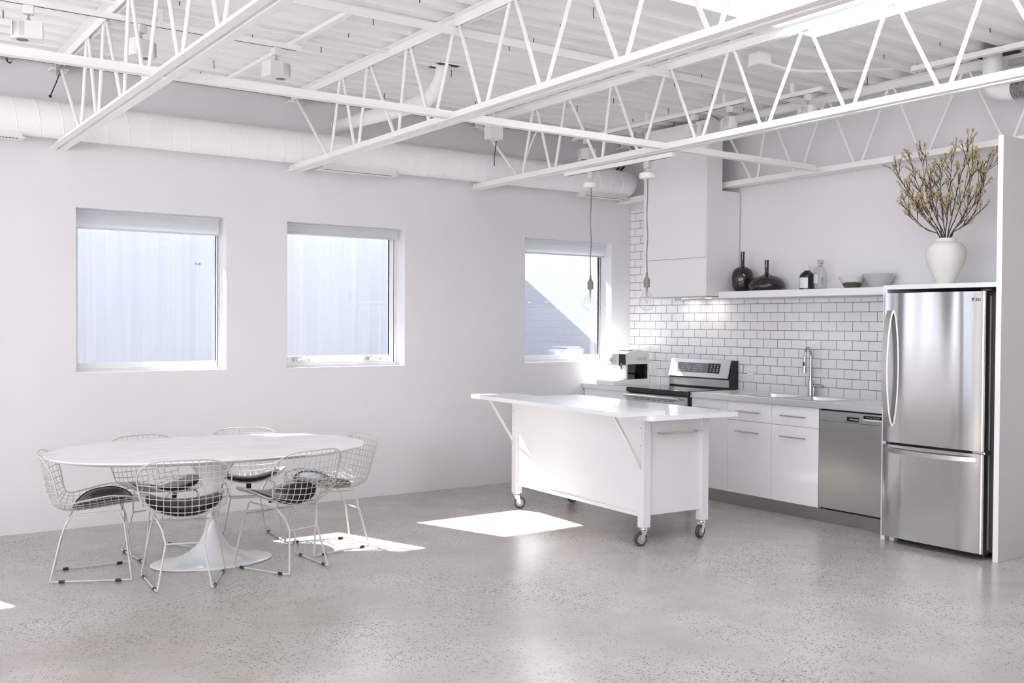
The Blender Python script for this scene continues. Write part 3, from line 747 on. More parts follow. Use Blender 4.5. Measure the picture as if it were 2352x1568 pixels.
def chair_proto():
    e = thing('wire_chair', '', 'chair', (0, 0, 0), group='white wire chairs round the dining table')
    m = MB()
    nn = 14
    for k in range(-6, 7):
        s = k*.0375
        ts = [i/90 for i in range(91)]; run = []
        for t in ts+[2]:
            if t <= 1 and Wd(t) >= abs(s)-1e-6: run.append(t)
            else:
                if len(run) > 3: m.tube([SP_(s, t_) for t_ in run[::2]+([run[-1]] if len(run) % 2 == 0 else [])], .0021, 5, caps=False)
                run = []
    nt_ = 21
    for k in range(1, nt_):
        t = k/nt_; w = Wd(t)
        m.tube([SP_(w*(-1+2*i/16), t, -.003) for i in range(17)], .0021, 5, caps=False)
    link('wire_mesh', m, WIRE, e, smooth=60)
    ts = [0, .006, .012, .02, .03, .045, .06, .08, .10]+[.13+.033*i for i in range(24)]+[.92, .945, .96, .972, .982, .99, .996, 1.0]
    right = [SP_(Wd(t), t) for t in ts]; left = [SP_(-Wd(t), t) for t in ts]
    top = [SP_(.12*(1-i/4), 1.) for i in range(1, 8)]; bot = [SP_(-.12*(1-i/4), 0.) for i in range(1, 8)]
    loop = right+top+left[::-1]+bot
    link('rim', MB().tube(loop, .0042, 7, closed=True), WIRE, e, smooth=60)
    # sled base
    R = .0058
    for s in (-1, 1):
        pts = [(-.10, s*.150, .388), (-.135, s*.120, .33), (-.160, s*.103, .262), (-.165, s*.104, .25), (-.215, s*.143, .022), (-.2205, s*.149, .010), (-.205, s*.153, R+.003), (.205, s*.234, R+.003), (.222, s*.237, .010), (.219, s*.235, .022), (.182, s*.180, .318), (.178, s*.176, .33), (.150, s*.172, .396), (.135, s*.171, .402), (.02, s*.164, .392), (-.10, s*.150, .388)]
        link('sled_leg', MB().tube(pts, R, 10), WIRE, e, smooth=60)
        for f in (.12, .86):
            x = -.205+.41*f; y = s*(.153+.081*f); d = Vector((.41, s*.081, 0)).normalized()
            a_ = Vector((x, y, R+.003))
            m = MB().tube([a_-d*.016, a_+d*.016], R+.0029, 10)
            lab(link('foot_glide', m, BLACKM, e), 'black plastic glide')
    link('cross_bar', MB().tube([(-.163, -.104, .256), (-.163, .104, .256)], R*.85, 8), WIRE, e)
    link('cross_bar', MB().tube([(.180, -.178, .325), (.180, .178, .325)], R*.85, 8), WIRE, e)
    # seat pad
    m = MB(); na, nr = 40, 8; TC, TR, SR = .262, .205, .212
    def pad(a, r, top):
        ex = 2/2.6; c, s_ = cos(a), sin(a)
        s = SR*r*math.copysign(abs(c)**ex, c); t = TC+TR*r*math.copysign(abs(s_)**ex, s_)
        h = .006+(.026*(1-r**6)+.004 if top else 0)+(.0025*sin(s*60+t*30)*(1-r)*1.0 if top else 0)
        return SP_(s, t, h)
    for top in (True, False):
        ringsP = [[pad(2*pi*j/na, r, top) for j in range(na+1)] for r in (1., .985, .95, .88, .75, .55, .3, .08)]
        m.grid(ringsP); m.add([p for p in ringsP[-1][:-1]], [tuple(range(na))])
    m.grid([[pad(2*pi*j/na, 1., True) for j in range(na+1)], [pad(2*pi*j/na, 1., False) for j in range(na+1)]])
    c = link('seat_cushion', m, LEATH, e, smooth=50); lab(c, 'black leather seat pad')
    link('piping', MB().tube([pad(2*pi*j/60, .99, True) for j in range(60)], .004, 6, closed=True), LEATH, c, smooth=60)
    m = MB().box(-.012, .012, -.016, .016, -.002, .0); p = SP_(0, .1)
    m = MB().add([(p[0]-.02, -.016, p[2]-.004), (p[0]-.02, .016, p[2]-.004), (p[0]-.032, .016, p[2]-.05), (p[0]-.032, -.016, p[2]-.05), (p[0]-.017, -.016, p[2]-.004), (p[0]-.017, .016, p[2]-.004), (p[0]-.029, .016, p[2]-.05), (p[0]-.029, -.016, p[2]-.05)], [(0, 1, 2, 3), (4, 5, 6, 7), (0, 1, 5, 4), (2, 3, 7, 6), (0, 3, 7, 4), (1, 2, 6, 5)])
    link('pad_strap', m, LEATH, e, smooth=0)
    return e
CH = chair_proto()
CHS = [(1.44, -1.487, -15, 'wire chair at the left end of the oval table, seen from its side'),
       (1.838, -1.955, 73.6, 'wire chair with its back to us, directly in front of the table pedestal'),
       (2.478, -1.931, 104, 'wire chair turned away on the near table side, right of the pedestal'),
       (2.935, -1.572, 180, 'sunlit wire chair at the right end of the table with bright blue-white seat'),
       (2.567, -1.02, -107, 'wire chair behind the table on the wall side, near the power outlet'),
       (1.945, -1.125, -76, 'wire chair behind the table on the wall side, left of the pedestal')]
for i, (x, y, r, lb) in enumerate(CHS):
    if i == 0: CH.location = (x, y, 0); CH.rotation_euler = (0, 0, radians(r)); CH['label'] = lb
    else: dup(CH, lb, (x, y, 0), radians(r))

# ---------------------------------------------------------------- rolling island
e = thing('kitchen_island', 'white rolling kitchen island on castors with a folding leaf', 'island', (5.02, -1.945, 0), radians(-3.2))
IS = e
LX, LY, T_ = .295, .838, .062
for sx in (-1, 1):
    for sy in (-1, 1):
        link('leg', MB().box(sx*LX, sx*(LX-T_), sy*LY, sy*(LY-T_), .127, .862, .002), CART, e)
link('front_panel', MB().box(-LX+.012, -LX+.03, -LY+T_+.0005, LY-T_-.0005, .205, .862, .001), CART, e)
link('back_panel', MB().box(LX-.03, LX-.012, -LY+T_+.0005, LY-T_-.0005, .205, .862, .001), CART, e)
link('end_panel', MB().box(-LX+T_+.0005, LX-T_-.0005, -LY+.018, -LY+.036, .205, .862, .001), CART, e)
link('end_panel', MB().box(-LX+T_+.0005, LX-T_-.0005, LY-.036, LY-.018, .205, .862, .001), CART, e)
link('bottom_shelf', MB().box(-LX+.031, LX-.031, -LY+.037, LY-.037, .205, .225), CART, e)
link('front_rail', MB().box(-LX+.0005, -LX+.0115, -LY+T_+.0005, LY-T_-.0005, .197, .224, .002), CART, e)
def slab(x0, x1, y0, y1, z0, z1, r, corners):
    P = []
    for (cx, cy, a0, key) in ((x1, y1, 0, 'pp'), (x0, y1, 90, 'mp'), (x0, y0, 180, 'mm'), (x1, y0, 270, 'pm')):
        rr = r if key in corners else .003
        ccx = cx-rr if cx == x1 else cx+rr; ccy = cy-rr if cy == y1 else cy+rr
        for k in range(7): a = radians(a0+15*k); P.append((ccx+rr*cos(a), ccy+rr*sin(a)))
    return MB().prism(P, lambda a, b: (a, b, z0), lambda a, b: (a, b, z1))
wt = link('worktop', slab(-LX-.045, .45, -.965, .955, .8625, .895, .045, ('mm', 'mp')), LAMIN, e, smooth=30)
lf = link('folding_leaf', slab(-.572, -.185, -.925, 1.03, .8955, .925, .004, ()), LAMIN, e, smooth=30)
for y in (-LY+.031, LY-.031):
    b = MB().box(-LX-.005, -LX-.0005, y-.0135, y+.0135, .50, .861, .002); br = link('bracket_strip', b, CART, e)
    m = MB().prism([(-LX-.006, .536), (-LX-.006, .566), (-.518, .8945), (-.538, .8945)], lambda a, b: (a, y-.007, b), lambda a, b: (a, y+.007, b))
    lab(link('folding_strut', m, PLASTG, br, smooth=0), 'grey-white steel strut')
    m = MB()
    for z in (.53, .68, .80): m.cyl((-LX-.0051, y, z), (-LX-.0065, y, z), .004, 10)
    link('screw', m, GREYP, br)
m = MB().tube([(-.16, -LY+.017, .762), (-.16, -LY-.018, .762), (-.14, -LY-.026, .762), (.16, -LY-.026, .762), (.18, -LY-.018, .762), (.18, -LY+.017, .762)], .0055, 8)
lab(link('towel_rail', m, NICKEL, e), 'brushed steel towel rail')
def castor(x, y, rz, dark=True):
    c = bpy.data.objects.new('castor', None); COL.objects.link(c); c.parent = e; c.location = (x, y, 0); c.rotation_euler = (0, 0, rz)
    m = MB().box(-.030, .030, -.026, .026, .121, .1265, .001); m.lathe([(.020, .108), (.024, .112), (.022, .121), (0, .121)], n=20)
    for s in (-1, 1):
        P = [(-.020, .110), (.024, .110), (.034, .060), (.036, .047), (.028, .036), (.018, .038), (.008, .058)]
        m.prism(P, lambda a, b: (a, s*.0185, b), lambda a, b: (a, s*.0215, b))
    m.box(-.022, .024, -.0215, .0215, .106, .110); m.cyl((.025, -.026, .047), (.025, .026, .047), .006, 10)
    link('fork', m, CHROME, c)
    m = MB().lathe([(.033, -.0145), (.044, -.0145), (.0465, -.009), (.0465, .009), (.044, .0145), (.033, .0145)], (.025, 0, .0470), 32, 'y'); link('tyre', m, TYRE, c)
    m = MB().lathe([(0, -.0155), (.030, -.0155), (.033, -.0135), (.033, .0135), (.030, .0155), (0, .0155)], (.025, 0, .0470), 32, 'y'); link('wheel_disc', m, WHEELG, c)
    return c
castor(-LX+.031, -LY+.031, radians(172)); castor(LX-.031, -LY+.031, radians(196)); castor(-LX+.031, LY-.031, radians(-38)); castor(LX-.031, LY-.031, radians(-20))

# ---------------------------------------------------------------- base cabinets
def bar_handle(par, x, y0, y1, z, lean=.028):
    m = MB().cyl((x-lean, y0, z), (x-lean, y1, z), .0055, 12)
    for y in (y0+.03, y1-.03): m.cyl((x-lean, y, z), (x, y, z), .004, 8)
    return lab(link('bar_handle', m, NICKEL, par), 'brushed steel bar handle')
def cabinet(label, y0, y1, drawer, hz):
    """front faces -x; y0>y1"""
    e = thing('base_cabinet', label, 'cabinet', (0, 0, 0), group='glossy white base cabinets')
    F = 6.422
    m = MB().box(F+.021, 7.02, y1+.001, y0-.001, .10, .735 if drawer else .868); m.box(F+.05, 7.02, y1+.001, y0-.001, .001, .10)
    link('carcass', m, SATIN, e, smooth=0)
    ym = (y0+y1)/2
    if drawer:
        d = link('drawer_front', MB().box(F, F+.02, y1+.0015, y0-.0015, .711, .866, .0015), LACQ, e); bar_handle(d, F, ym-.125, ym+.125, .787)
        d = link('door', MB().box(F, F+.02, y1+.0015, y0-.0015, .101, .7075, .0015), LACQ, e); bar_handle(d, F, ym-.125, ym+.125, .622)
    else:
        d = link('door', MB().box(F, F+.02, y1+.0015, y0-.0015, .101, .866, .0015), LACQ, e); bar_handle(d, F, ym-.14, ym+.14, hz)
    return e
cabinet('glossy white base cabinet in the corner under the coffee machine', -.012, -.688, False, .787)
cabinet('glossy white base cabinet directly right of the stove, half hidden by the island', -1.489, -1.911, False, .786)
cabinet('glossy white sink cabinet with drawer and door, left of its twin beside the dishwasher', -1.912, -2.379, True, 0)
cabinet('glossy white base cabinet with drawer and door, touching the dishwasher', -2.380, -2.843, True, 0)
# worktops
tag(link('white_worktop', slab(6.40, 7.027, -.688, -.004, .8695, .914, .003, ()), LAMG, smooth=30), 'short pale worktop in the corner carrying the coffee machine', 'worktop')
e = thing('steel_worktop', 'long stainless steel worktop with built-in double sink', 'worktop', (0, 0, 0))
m = MB()
xs = [6.40, 6.55, 6.92, 7.027]; ys = [-3.508, -2.80, -2.40, -2.36, -1.96, -1.490]
ys = sorted(ys)
holes = [(6.55, 6.92, -2.80, -2.40), (6.55, 6.92, -2.36, -1.96)]
panel_with_holes(m, xs, ys, holes, lambda u, v, d: (u, v, d), .8695, .914)
link('slab', m, STEELT, e, smooth=0)
for h in holes:
    m = MB(); r0 = []
    def rr(inset, z, rad):
        x0, x1, y0, y1 = h[0]+inset, h[1]-inset, h[2]+inset, h[3]-inset; P = []
        for cx, cy, a0 in ((x1-rad, y1-rad, 0), (x0+rad, y1-rad, 90), (x0+rad, y0+rad, 180), (x1-rad, y0+rad, 270)):
            for k in range(7): a = radians(a0+15*k); P.append((cx+rad*cos(a), cy+rad*sin(a), z))
        return P+[P[0]]
    L_ = [rr(-.012, .9155, .05), rr(-.004, .9165, .05), rr(.010, .912, .06), rr(.018, .88, .06), rr(.022, .78, .06), rr(.05, .745, .05), rr(.15, .742, .02)]
    m.grid(L_); m.add(L_[-1][:-1], [tuple(range(len(L_[-1])-1))])
    link('sink_bowl', m, STEELT, e, smooth=50)
m = MB()
m.tube([(6.425, -1.62, .9155), (6.425, -3.40, .9155)], .003, 6); m.tube([(6.425, -1.62, .9155), (6.50, -1.60, .9155), (6.98, -1.60, .9155)], .003, 6); m.tube([(6.425, -3.40, .9155), (6.6, -3.44, .9155), (6.98, -3.44, .9155)], .003, 6)
link('drip_edge', m, STEELT, e)
m = MB()
for k in range(5): m.tube([(6.58+.07*k, -2.92, .9155), (6.58+.07*k, -3.36, .9155)], .0025, 6)
link('drain_ridge', m, STEELT, e)
# faucet
e = thing('faucet', 'tall brushed nickel gooseneck faucet behind the double sink', 'faucet', (6.965, -2.335, .9145))
link('base_post', MB().lathe([(0, 0), (.027, 0), (.027, .004), (.0235, .007), (.0235, .125), (.021, .128), (0, .128)], n=24), NICKEL, e)
pts = [(0, 0, .12), (0, 0, .33)]+[(-.07+.07*cos(t), -.025+.025*cos(t), .33+.07*sin(t)) for t in [pi*k/12 for k in range(1, 12)]]+[(-.14, -.05, .33)]
link('neck', MB().tube(pts, .0125, 14), NICKEL, e, smooth=60)
m = MB().tube([(-.14, -.05, .335), (-.141, -.0505, .30), (-.145, -.053, .235), (-.147, -.054, .195)], [.0135, .015, .018, .020], 16)
h = link('spray_head', m, NICKEL, e, smooth=40); link('spray_button', MB().box(-.167, -.156, -.062, -.048, .255, .285, .003), BLACKM, h)
m = MB().cyl((0, -.02, .085), (0, -.075, .085), .0125, 14); m.cyl((0, -.075, .085), (0, -.105, .085), .0165, 16); m.tube([(0, -.03, .005), (0, -.034, .04), (0, -.03, .07)], .006, 8)
link('lever', m, NICKEL, e)

# ---------------------------------------------------------------- stove
e = thing('stove', 'stainless electric stove with black glass top and angled control panel', 'stove', (0, 0, 0))
y0, y1 = -.692, -1.486
link('body', MB().box(6.405, 7.02, y1, y0, .02, .875), BLACK, e, smooth=0)
link('cooktop', MB().box(6.365, 7.0, y1+.003, y0-.003, .8765, .9195, .006), BLACKG, e)
d = link('oven_door', MB().box(6.36, 6.403, y1+.016, y0-.012, .20, .866, .004), STEEL, e)
link('door_window', MB().box(6.357, 6.3595, y1+.13, y0-.13, .36, .68), BLACKG, d, smooth=0)
m = MB().cyl((6.305, y1+.045, .847), (6.305, y0-.045, .847), .0135, 16)
for y in (y1+.07, y0-.07): m.cyl((6.305, y, .847), (6.36, y, .847), .009, 10)
link('door_handle', m, STEEL, d)
m = MB()
for k in range(7): m.box(6.3575, 6.3598, -.88-.075*k, -.82-.075*k, .815, .820)
link('vent_slot', m, SLOT, d, smooth=0)
link('drawer', MB().box(6.36, 6.403, y1+.016, y0-.012, .03, .19, .004), STEEL, e)
bg = link('backguard', MB().prism([(6.925, .920), (7.02, .920), (7.02, 1.178), (6.965, 1.178), (6.925, 1.012)], lambda a, b: (a, y1+.002, b), lambda a, b: (a, y0-.002, b)), BLACK, e, smooth=0)
link('lower_band', MB().prism([(6.918, .932), (6.9245, .932), (6.9245, 1.0), (6.918, 1.0)], lambda a, b: (a, y1+.022, b), lambda a, b: (a, y0-.012, b)), STEEL, bg, smooth=0)
def lean(z): return 6.918+(z-1.012)*(.045/.166)
cp = link('control_panel', MB().prism([(lean(1.014)-.012, 1.014), (lean(1.014), 1.014), (lean(1.18), 1.18), (lean(1.18)-.012, 1.180)], lambda a, b: (a, y1+.026, b), lambda a, b: (a, y0-.006, b)), STEEL, e, smooth=0)
def on_panel(ya, yb, za, zb, off): return MB().prism([(lean(za)-.012-off, za), (lean(za)-.0118, za), (lean(zb)-.0118, zb), (lean(zb)-.012-off, zb)], lambda a, b: (a, ya, b), lambda a, b: (a, yb, b))
link('touch_panel', on_panel(-1.20, -.80, 1.055, 1.145, .001), LCD, cp, smooth=0)
link('display', on_panel(-1.345, -1.2005, 1.055, 1.145, .001), BLACKG, cp, smooth=0)
m = MB()
for k in range(5):
    for j in range(4):
        for base in (-.855, -1.02):
            if (k+j) % 4 == 3: continue
            y = base-.024*k; z = 1.072+.018*j; m.add(on_panel(y-.008, y, z, z+.005, .0014).v, on_panel(0, 1, 1, 2, 0).f)
for k in range(3):
    for j in range(4): y = -1.225-.042*k; z = 1.072+.018*j; m.add(on_panel(y-.015, y, z, z+.005, .0014).v, on_panel(0, 1, 1, 2, 0).f)
link('key_marks', m, PAPER, cp, smooth=0)

# ---------------------------------------------------------------- dishwasher
e = thing('dishwasher', 'stainless steel dishwasher under the steel worktop beside the fridge', 'dishwasher', (0, 0, 0))
y0, y1 = -2.848, -3.444
link('body', MB().box(6.448, 7.0, y1+.002, y0-.002, .10, .862), BLACK, e, smooth=0)
link('door_panel', MB().box(6.418, 6.445, y1, y0, .112, .777, .003), STEELD, e)
ctl = link('control_strip', MB().box(6.416, 6.445, y1, y0, .7785, .855, .003), STEEL, e)
pk = link('pocket_handle', MB().box(6.4145, 6.4158, -3.205, -3.10, .789, .822), BLACK, ctl, smooth=0)
link('grip', MB().box(6.412, 6.4143, -3.203, -3.125, .800, .811, .001), STEEL, pk)
dp = link('display', MB().box(6.4145, 6.4158, -3.40, -3.245, .818, .842), BLACKG, ctl, smooth=0)
link('button_strip', MB().box(6.4146, 6.4158, -3.40, -3.245, .808, .816), PAPER, ctl, smooth=0)
m = MB()
for k in range(4): m.box(6.4138, 6.4144, -3.29-.03*k, -3.27-.03*k, .828, .832)
link('display_marks', m, INKG, dp, smooth=0)
link('kick_gap', MB().box(6.4225, 6.43, -3.15, -2.91, .099, .1115), BLACK, e, smooth=0)
def text_obj(name, body, size, mtx, material, parent, extrude=.0004):
    cu = bpy.data.curves.new(name, 'FONT'); cu.body = body; cu.size = size; cu.extrude = extrude; cu.align_x = 'LEFT'
    o = bpy.data.objects.new(name+'_tmp', cu); COL.objects.link(o)
    dg = bpy.context.evaluated_depsgraph_get(); me = bpy.data.meshes.new_from_object(o.evaluated_get(dg))
    bpy.data.objects.remove(o); me.materials.clear(); me.materials.append(material); me.name = name
    me.transform(mtx)
    r = bpy.data.objects.new(name, me); COL.objects.link(r); r.parent = parent; return r
# text facing -x, reading toward -y
def face_mx(x, y, z): return Matrix(((0, 0, -1, x), (-1, 0, 0, y), (0, 1, 0, z), (0, 0, 0, 1)))
def logo_disc(parent, x, y, z, r, ring, fill):
    m = MB(); m.tube([(x, y+r*cos(2*pi*k/24), z+r*sin(2*pi*k/24)) for k in range(24)], r*.13, 6, closed=True)
    rg = link('emblem_ring', m, ring, parent)
    m = MB()
    P = [(0, 0)]+[(r*.85*cos(t), r*.85*sin(t)) for t in [radians(100+20*k) for k in range(5)]]
    m.prism(P, lambda a, b: (x, y-a, z+b), lambda a, b: (x-.0006, y-a, z+b))
    P = [(r*.85*cos(t), r*.85*sin(t)) for t in [radians(-5+19*k) for k in range(6)]]+[(0, r*.1)]
    m.prism(P, lambda a, b: (x, y-a, z+b), lambda a, b: (x-.0006, y-a, z+b))
    P = [(r*.85*cos(t), r*.85*sin(t)) for t in [radians(190+17*k) for k in range(6)]]+[(-r*.1, -r*.2)]
    m.prism(P, lambda a, b: (x, y-a, z+b), lambda a, b: (x-.0006, y-a, z+b))
    link('emblem_face', m, fill, rg, smooth=0)
logo_disc(ctl, 6.4155, -2.877, .838, .0085, INKG, INKG)
text_obj('brand_letters', 'LG', .016, face_mx(6.4155, -2.890, .832), INKG, ctl)
text_obj('motor_letters', 'DirectDrive', .0075, face_mx(6.4155, -2.878, .797), INKG, ctl)

# ---------------------------------------------------------------- fridge and its surround
e = thing('fridge_surround', 'white board surround framing the fridge with a tall right panel', 'surround', (0, 0, 0))
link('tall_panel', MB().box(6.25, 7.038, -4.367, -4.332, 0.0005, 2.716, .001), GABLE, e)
link('front_edge', MB().box(6.2485, 6.25, -4.367, -4.332, .0005, 2.716), LACQ, e, smooth=0)
link('side_panel', MB().box(6.25, 7.026, -3.545, -3.512, .0005, 1.7565, .001), SATIN, e)
link('top_board', MB().box(6.25, 7.038, -4.3315, -3.512, 1.757, 1.788, .001), SATIN, e)
e = thing('fridge', 'stainless steel bottom-freezer fridge standing between white panels', 'fridge', (0, 0, 0))
y0, y1 = -3.548, -4.288
link('case', MB().box(6.285, 6.98, y1-.022, y0-.01, .045, 1.725, .004), DARKB, e)
def curved_door(x0, x1, ya, yb, za, zb, bow=.008):
    P = []; wd = abs(yb-ya); ff = [0, .0015/wd, .004/wd, .007/wd, .011/wd, .0145/wd, .018/wd, .024/wd]; ff = ff+[.05+.9*k/20 for k in range(21)]+[1-q for q in ff[::-1]]
    for f in ff:
        y = ya+(yb-ya)*f; ed = min(f, 1-f)*(abs(yb-ya)); rd = .014
        x = x0+bow*(2*f-1)**2+(rd-sqrt(max(0, rd*rd-(rd-ed)**2)) if ed < rd else 0)
        P.append((x, y))
    P += [(x1, yb), (x1, ya)]
    return MB().prism(P, lambda a, b: (a, b, za), lambda a, b: (a, b, zb))
up = link('upper_door', curved_door(6.192, 6.262, y0, y1, .700, 1.730), STEELF, e, smooth=35)
lo = link('freezer_drawer', curved_door(6.192, 6.262, y0, y1, .042, .682), STEELF, e, smooth=35)
m = MB().box(6.263, 6.284, y1+.004, y0-.004, .06, .675); m.box(6.263, 6.284, y1+.004, y0-.004, .705, 1.70)
link('door_gasket', m, PLASTG, e, smooth=0)
link('hinge', MB().box(6.20, 6.30, y1-.012, y1+.075, .6835, .6985, .003), CHROME, e)
link('hinge_cover', MB().box(6.235, 6.32, y1-.016, y1+.05, 1.7315, 1.745, .004), DARKB, e)
# bowed handles (flat bars)
def bow_bar(pts, hw, ht, nrm, side):
    """bar along pts; half-width hw along 'side', half-thickness ht along nrm"""
    m = MB(); R = []
    S_v, N_v = Vector(side), Vector(nrm)
    for p in pts:
        p = Vector(p); R.append([p+S_v*hw+N_v*ht, p-S_v*hw+N_v*ht, p-S_v*hw-N_v*ht, p+S_v*hw-N_v*ht])
    vs = [q for r in R for q in r]; fs = []
    for i in range(len(R)-1):
        for j in range(4): fs.append((i*4+j, i*4+(j+1) % 4, (i+1)*4+(j+1) % 4, (i+1)*4+j))
    fs += [(0, 1, 2, 3), tuple((len(R)-1)*4+j for j in (3, 2, 1, 0))]
    return m.add(vs, fs)
pts = []
for k in range(21):
    f = k/20; z = 1.61-.80*f; b = 1-(2*f-1)**2
    pts.append((6.196-.062*b**.7-.002, y0-.062+.002*b, z))
link('door_handle', bow_bar(pts, .020, .009, (1, 0, 0), (0, 1, 0)), STEEL, up, smooth=30)
pts = []
for k in range(21):
    f = k/20; y = y0-.045-.655*f; b = 1-(2*f-1)**2
    pts.append((6.190-.045*b**.6, y, .648-.006*b))
link('drawer_handle', bow_bar(pts, .014, .009, (1, 0, 0), (0, 0, 1)), STEEL, lo, smooth=30)
logo_disc(up, 6.1955, -4.209, 1.677, .012, PLASTG, INK)
text_obj('brand_letters', 'LG', .024, face_mx(6.1965, -4.228, 1.668), INK, up, .003)
m = MB()
for y in (y0-.06, y1+.06): m.cyl((6.33, y, .001), (6.33, y, .05), .02, 12)
link('foot', m, BLACKM, e); link('base_grille', MB().box(6.33, 6.36, y1+.03, y0-.03, .004, .044), BLACK, e, smooth=0)
link('levelling_block', MB().box(6.27, 6.32, y0-.06, y0-.02, .001, .042), PLAST, e, smooth=0)

# ---------------------------------------------------------------- shelf and hood cabinet
tag(link('wall_shelf', MB().box(6.755, 7.038, -3.510, -1.483, 1.742, 1.800, .001), SATIN), 'long thick white shelf above the tiles carrying bottles and bowls', 'shelf')
e = thing('hood_cabinet', 'tall white cabinet over the stove reaching up to the roof deck', 'cabinet', (0, 0, 0))
fx = 6.60; y0, y1 = -.664, -1.478
poly = [(fx+.021, 1.762), (7.026, 1.762), (7.026, 2.705), (6.795, 2.705), (6.795, 3.325), (fx+.021, 3.325)]
link('carcass', MB().prism(poly, lambda a, b: (a, y1, b), lambda a, b: (a, y0, b)), SATIN, e, smooth=0)
link('upper_door', MB().box(fx, fx+.02, y1+.012, y0-.001, 2.106, 3.318, .0015), SATIN, e)
link('lower_door', MB().box(fx, fx+.02, y1+.012, y0-.001, 1.758, 2.100, .0015), SATIN, e)
link('side_strip', MB().box(fx+.002, fx+.02, y1, y1+.0105, 1.762, 3.32), SATIN, e, smooth=0)
lh = link('hood_insert', MB().box(fx+.05, 6.98, y1+.06, y0-.06, 1.750, 1.7615), STEEL, e, smooth=0)
for y in (-.92, -1.22): link('hood_light', MB().lathe([(.03, 1.7485), (.03, 1.7497)], (6.90, y, 0), 20), LEDM, lh)

# ---------------------------------------------------------------- coffee machine
e = thing('coffee_machine', 'white bean-to-cup coffee machine in the corner of the worktop', 'coffee machine', (6.685, -.33, .9145), radians(90))
CMX = mat('white_appliance', (.78, .775, .77), rough=.3)
# side of machine faces -y ... front (controls) faces +y-ish toward the window wall
link('housing', MB().prism([(-.20, .0), (.20, .0), (.20, .325), (.02, .335), (-.11, .31), (-.10, .06), (-.20, .045)], lambda a, b: (-.12, -a, b), lambda a, b: (.14, -a, b)), CMX, e, smooth=0)
link('top_lid', MB().box(-.10, .12, -.14, .06, .336, .350, .006), CMX, e)
link('water_tank', MB().box(-.1225, -.1205, -.175, .085, .055, .20, .0005), TINT, e, smooth=0)
m = MB()
for k in range(14): m.box(-.1225, -.1203, -.17+.01*k, -.165+.01*k, .235, .268)
link('side_vent', m, PLASTG, e, smooth=0)['kind'] = 'stuff'
h = link('brew_head', MB().box(-.10, .10, .11, .185, .19, .305, .008), CMX, e)
link('control_face', MB().box(-.118, -.101, .10, .18, .195, .30, .004), DARKB, h)
m = MB().box(-.07, .07, .186, .188, .205, .295); link('control_plate', m, PLASTG, h, smooth=0)
link('dial', MB().lathe([(0, .189), (.018, .189), (.018, .20), (0, .2005)], (0, 0, .245), 20, 'y'), CHROME, h)
m = MB().cyl((-.02, .15, .19), (-.02, .15, .165), .007, 10); m.cyl((.02, .15, .19), (.02, .15, .165), .007, 10); link('spout', m, CHROME, h)
m = MB().cyl((-.10, .17, .185), (-.15, .19, .185), .006, 10); m.cyl((-.15, .19, .16), (-.15, .19, .215), .009, 10); link('steam_wand', m, GREYP, h)
t = link('drip_tray', MB().box(-.13, .13, .03, .27, .0, .042, .006), CMX, e); link('tray_grid', MB().box(-.11, .11, .09, .255, .0425, .045), CHROME, t, smooth=0)

# ---------------------------------------------------------------- outlets
def outlet(label, loc, axis, blank=False, w=.072, h=.115):
    e = thing('wall_outlet' if not blank else 'blank_plate', label, 'outlet', loc)
    def bx(u0, u1, d0, d1, z0, z1, bev=0): # u lateral, d out of wall
        return MB().box(-d0, -d1, u0, u1, z0, z1, bev) if axis == 'x' else MB().box(u0, u1, -d0, -d1, z0, z1, bev)
    link('cover_plate', bx(-w/2, w/2, 0, .006, -h/2, h/2, .002), PLAST, e)
    if not blank:
        r = link('socket_face', bx(-.017, .017, .006, .0085, -.034, .034, .001), TRIMW, e)
        for z in (-.02, .014):
            m = MB()
            for u in (-.007, .006): b = bx(u-.0012, u+.0012, .0085, .009, z, z+.009); m.add(b.v, b.f)
            b = bx(-.002, .002, .0085, .009, z-.008, z-.004); m.add(b.v, b.f)
            link('slots', m, SLOT, r, smooth=0)
    return e
outlet('white double power outlet on the tiles right of the stove', (7.0275, -1.625, 1.063), 'x')
outlet('wide blank white cover plate on the tiles left of the stove panel', (7.0275, -.33, 1.058), 'x', True, .16, .12)
outlet('white power outlet low on the window wall behind the chairs', (2.937, -.001, .333), 'y')

# ---------------------------------------------------------------- shelf objects
SZ = 1.8005
e = thing('glass_vase', 'tall smoky black glass vase with an oval body and thin neck', 'vase', (6.9, -1.632, SZ), group='smoky black glass vases')
prof = [(0, 0), (.055, 0), (.076, .016), (.091, .05), (.0955, .10), (.0955, .13), (.090, .165), (.075, .195), (.05, .212), (.03, .219), (.019, .228), (.0155, .24), (.0165, .30), (.0185, .356), (.014, .356), (.012, .25), (0, .24)]
link('vase_body', MB().lathe(prof, n=40), SMOKE, e, smooth=60)
e = thing('glass_vase', 'squat smoky black glass vase, broad dome with thin neck', 'vase', (6.9, -1.907, SZ), group='smoky black glass vases')
prof = [(0, 0), (.120, 0), (.150, .010), (.160, .030), (.157, .055), (.142, .085), (.115, .110), (.075, .128), (.04, .136), (.022, .146), (.0165, .16), (.0170, .22), (.0195, .268), (.014, .268), (.012, .17), (0, .16)]
link('vase_body', MB().lathe(prof, n=44), SMOKE, e, smooth=60)
e = thing('bottle', 'black bottle with a cream cap and white paper label', 'bottle', (6.9, -2.338, SZ))
link('bottle_body', MB().lathe([(0, 0), (.058, 0), (.062, .005), (.062, .112), (.056, .128), (.03, .152), (.021, .158), (.021, .175), (0, .175)], n=32), BLACKG, e, smooth=40)
link('cap', MB().lathe([(0, .160), (.0255, .160), (.0255, .192), (.022, .195), (0, .195)], n=24), CREAM, e)
P = [(.0625*cos(t), .0625*sin(t)) for t in [radians(146+6*k) for k in range(14)]]
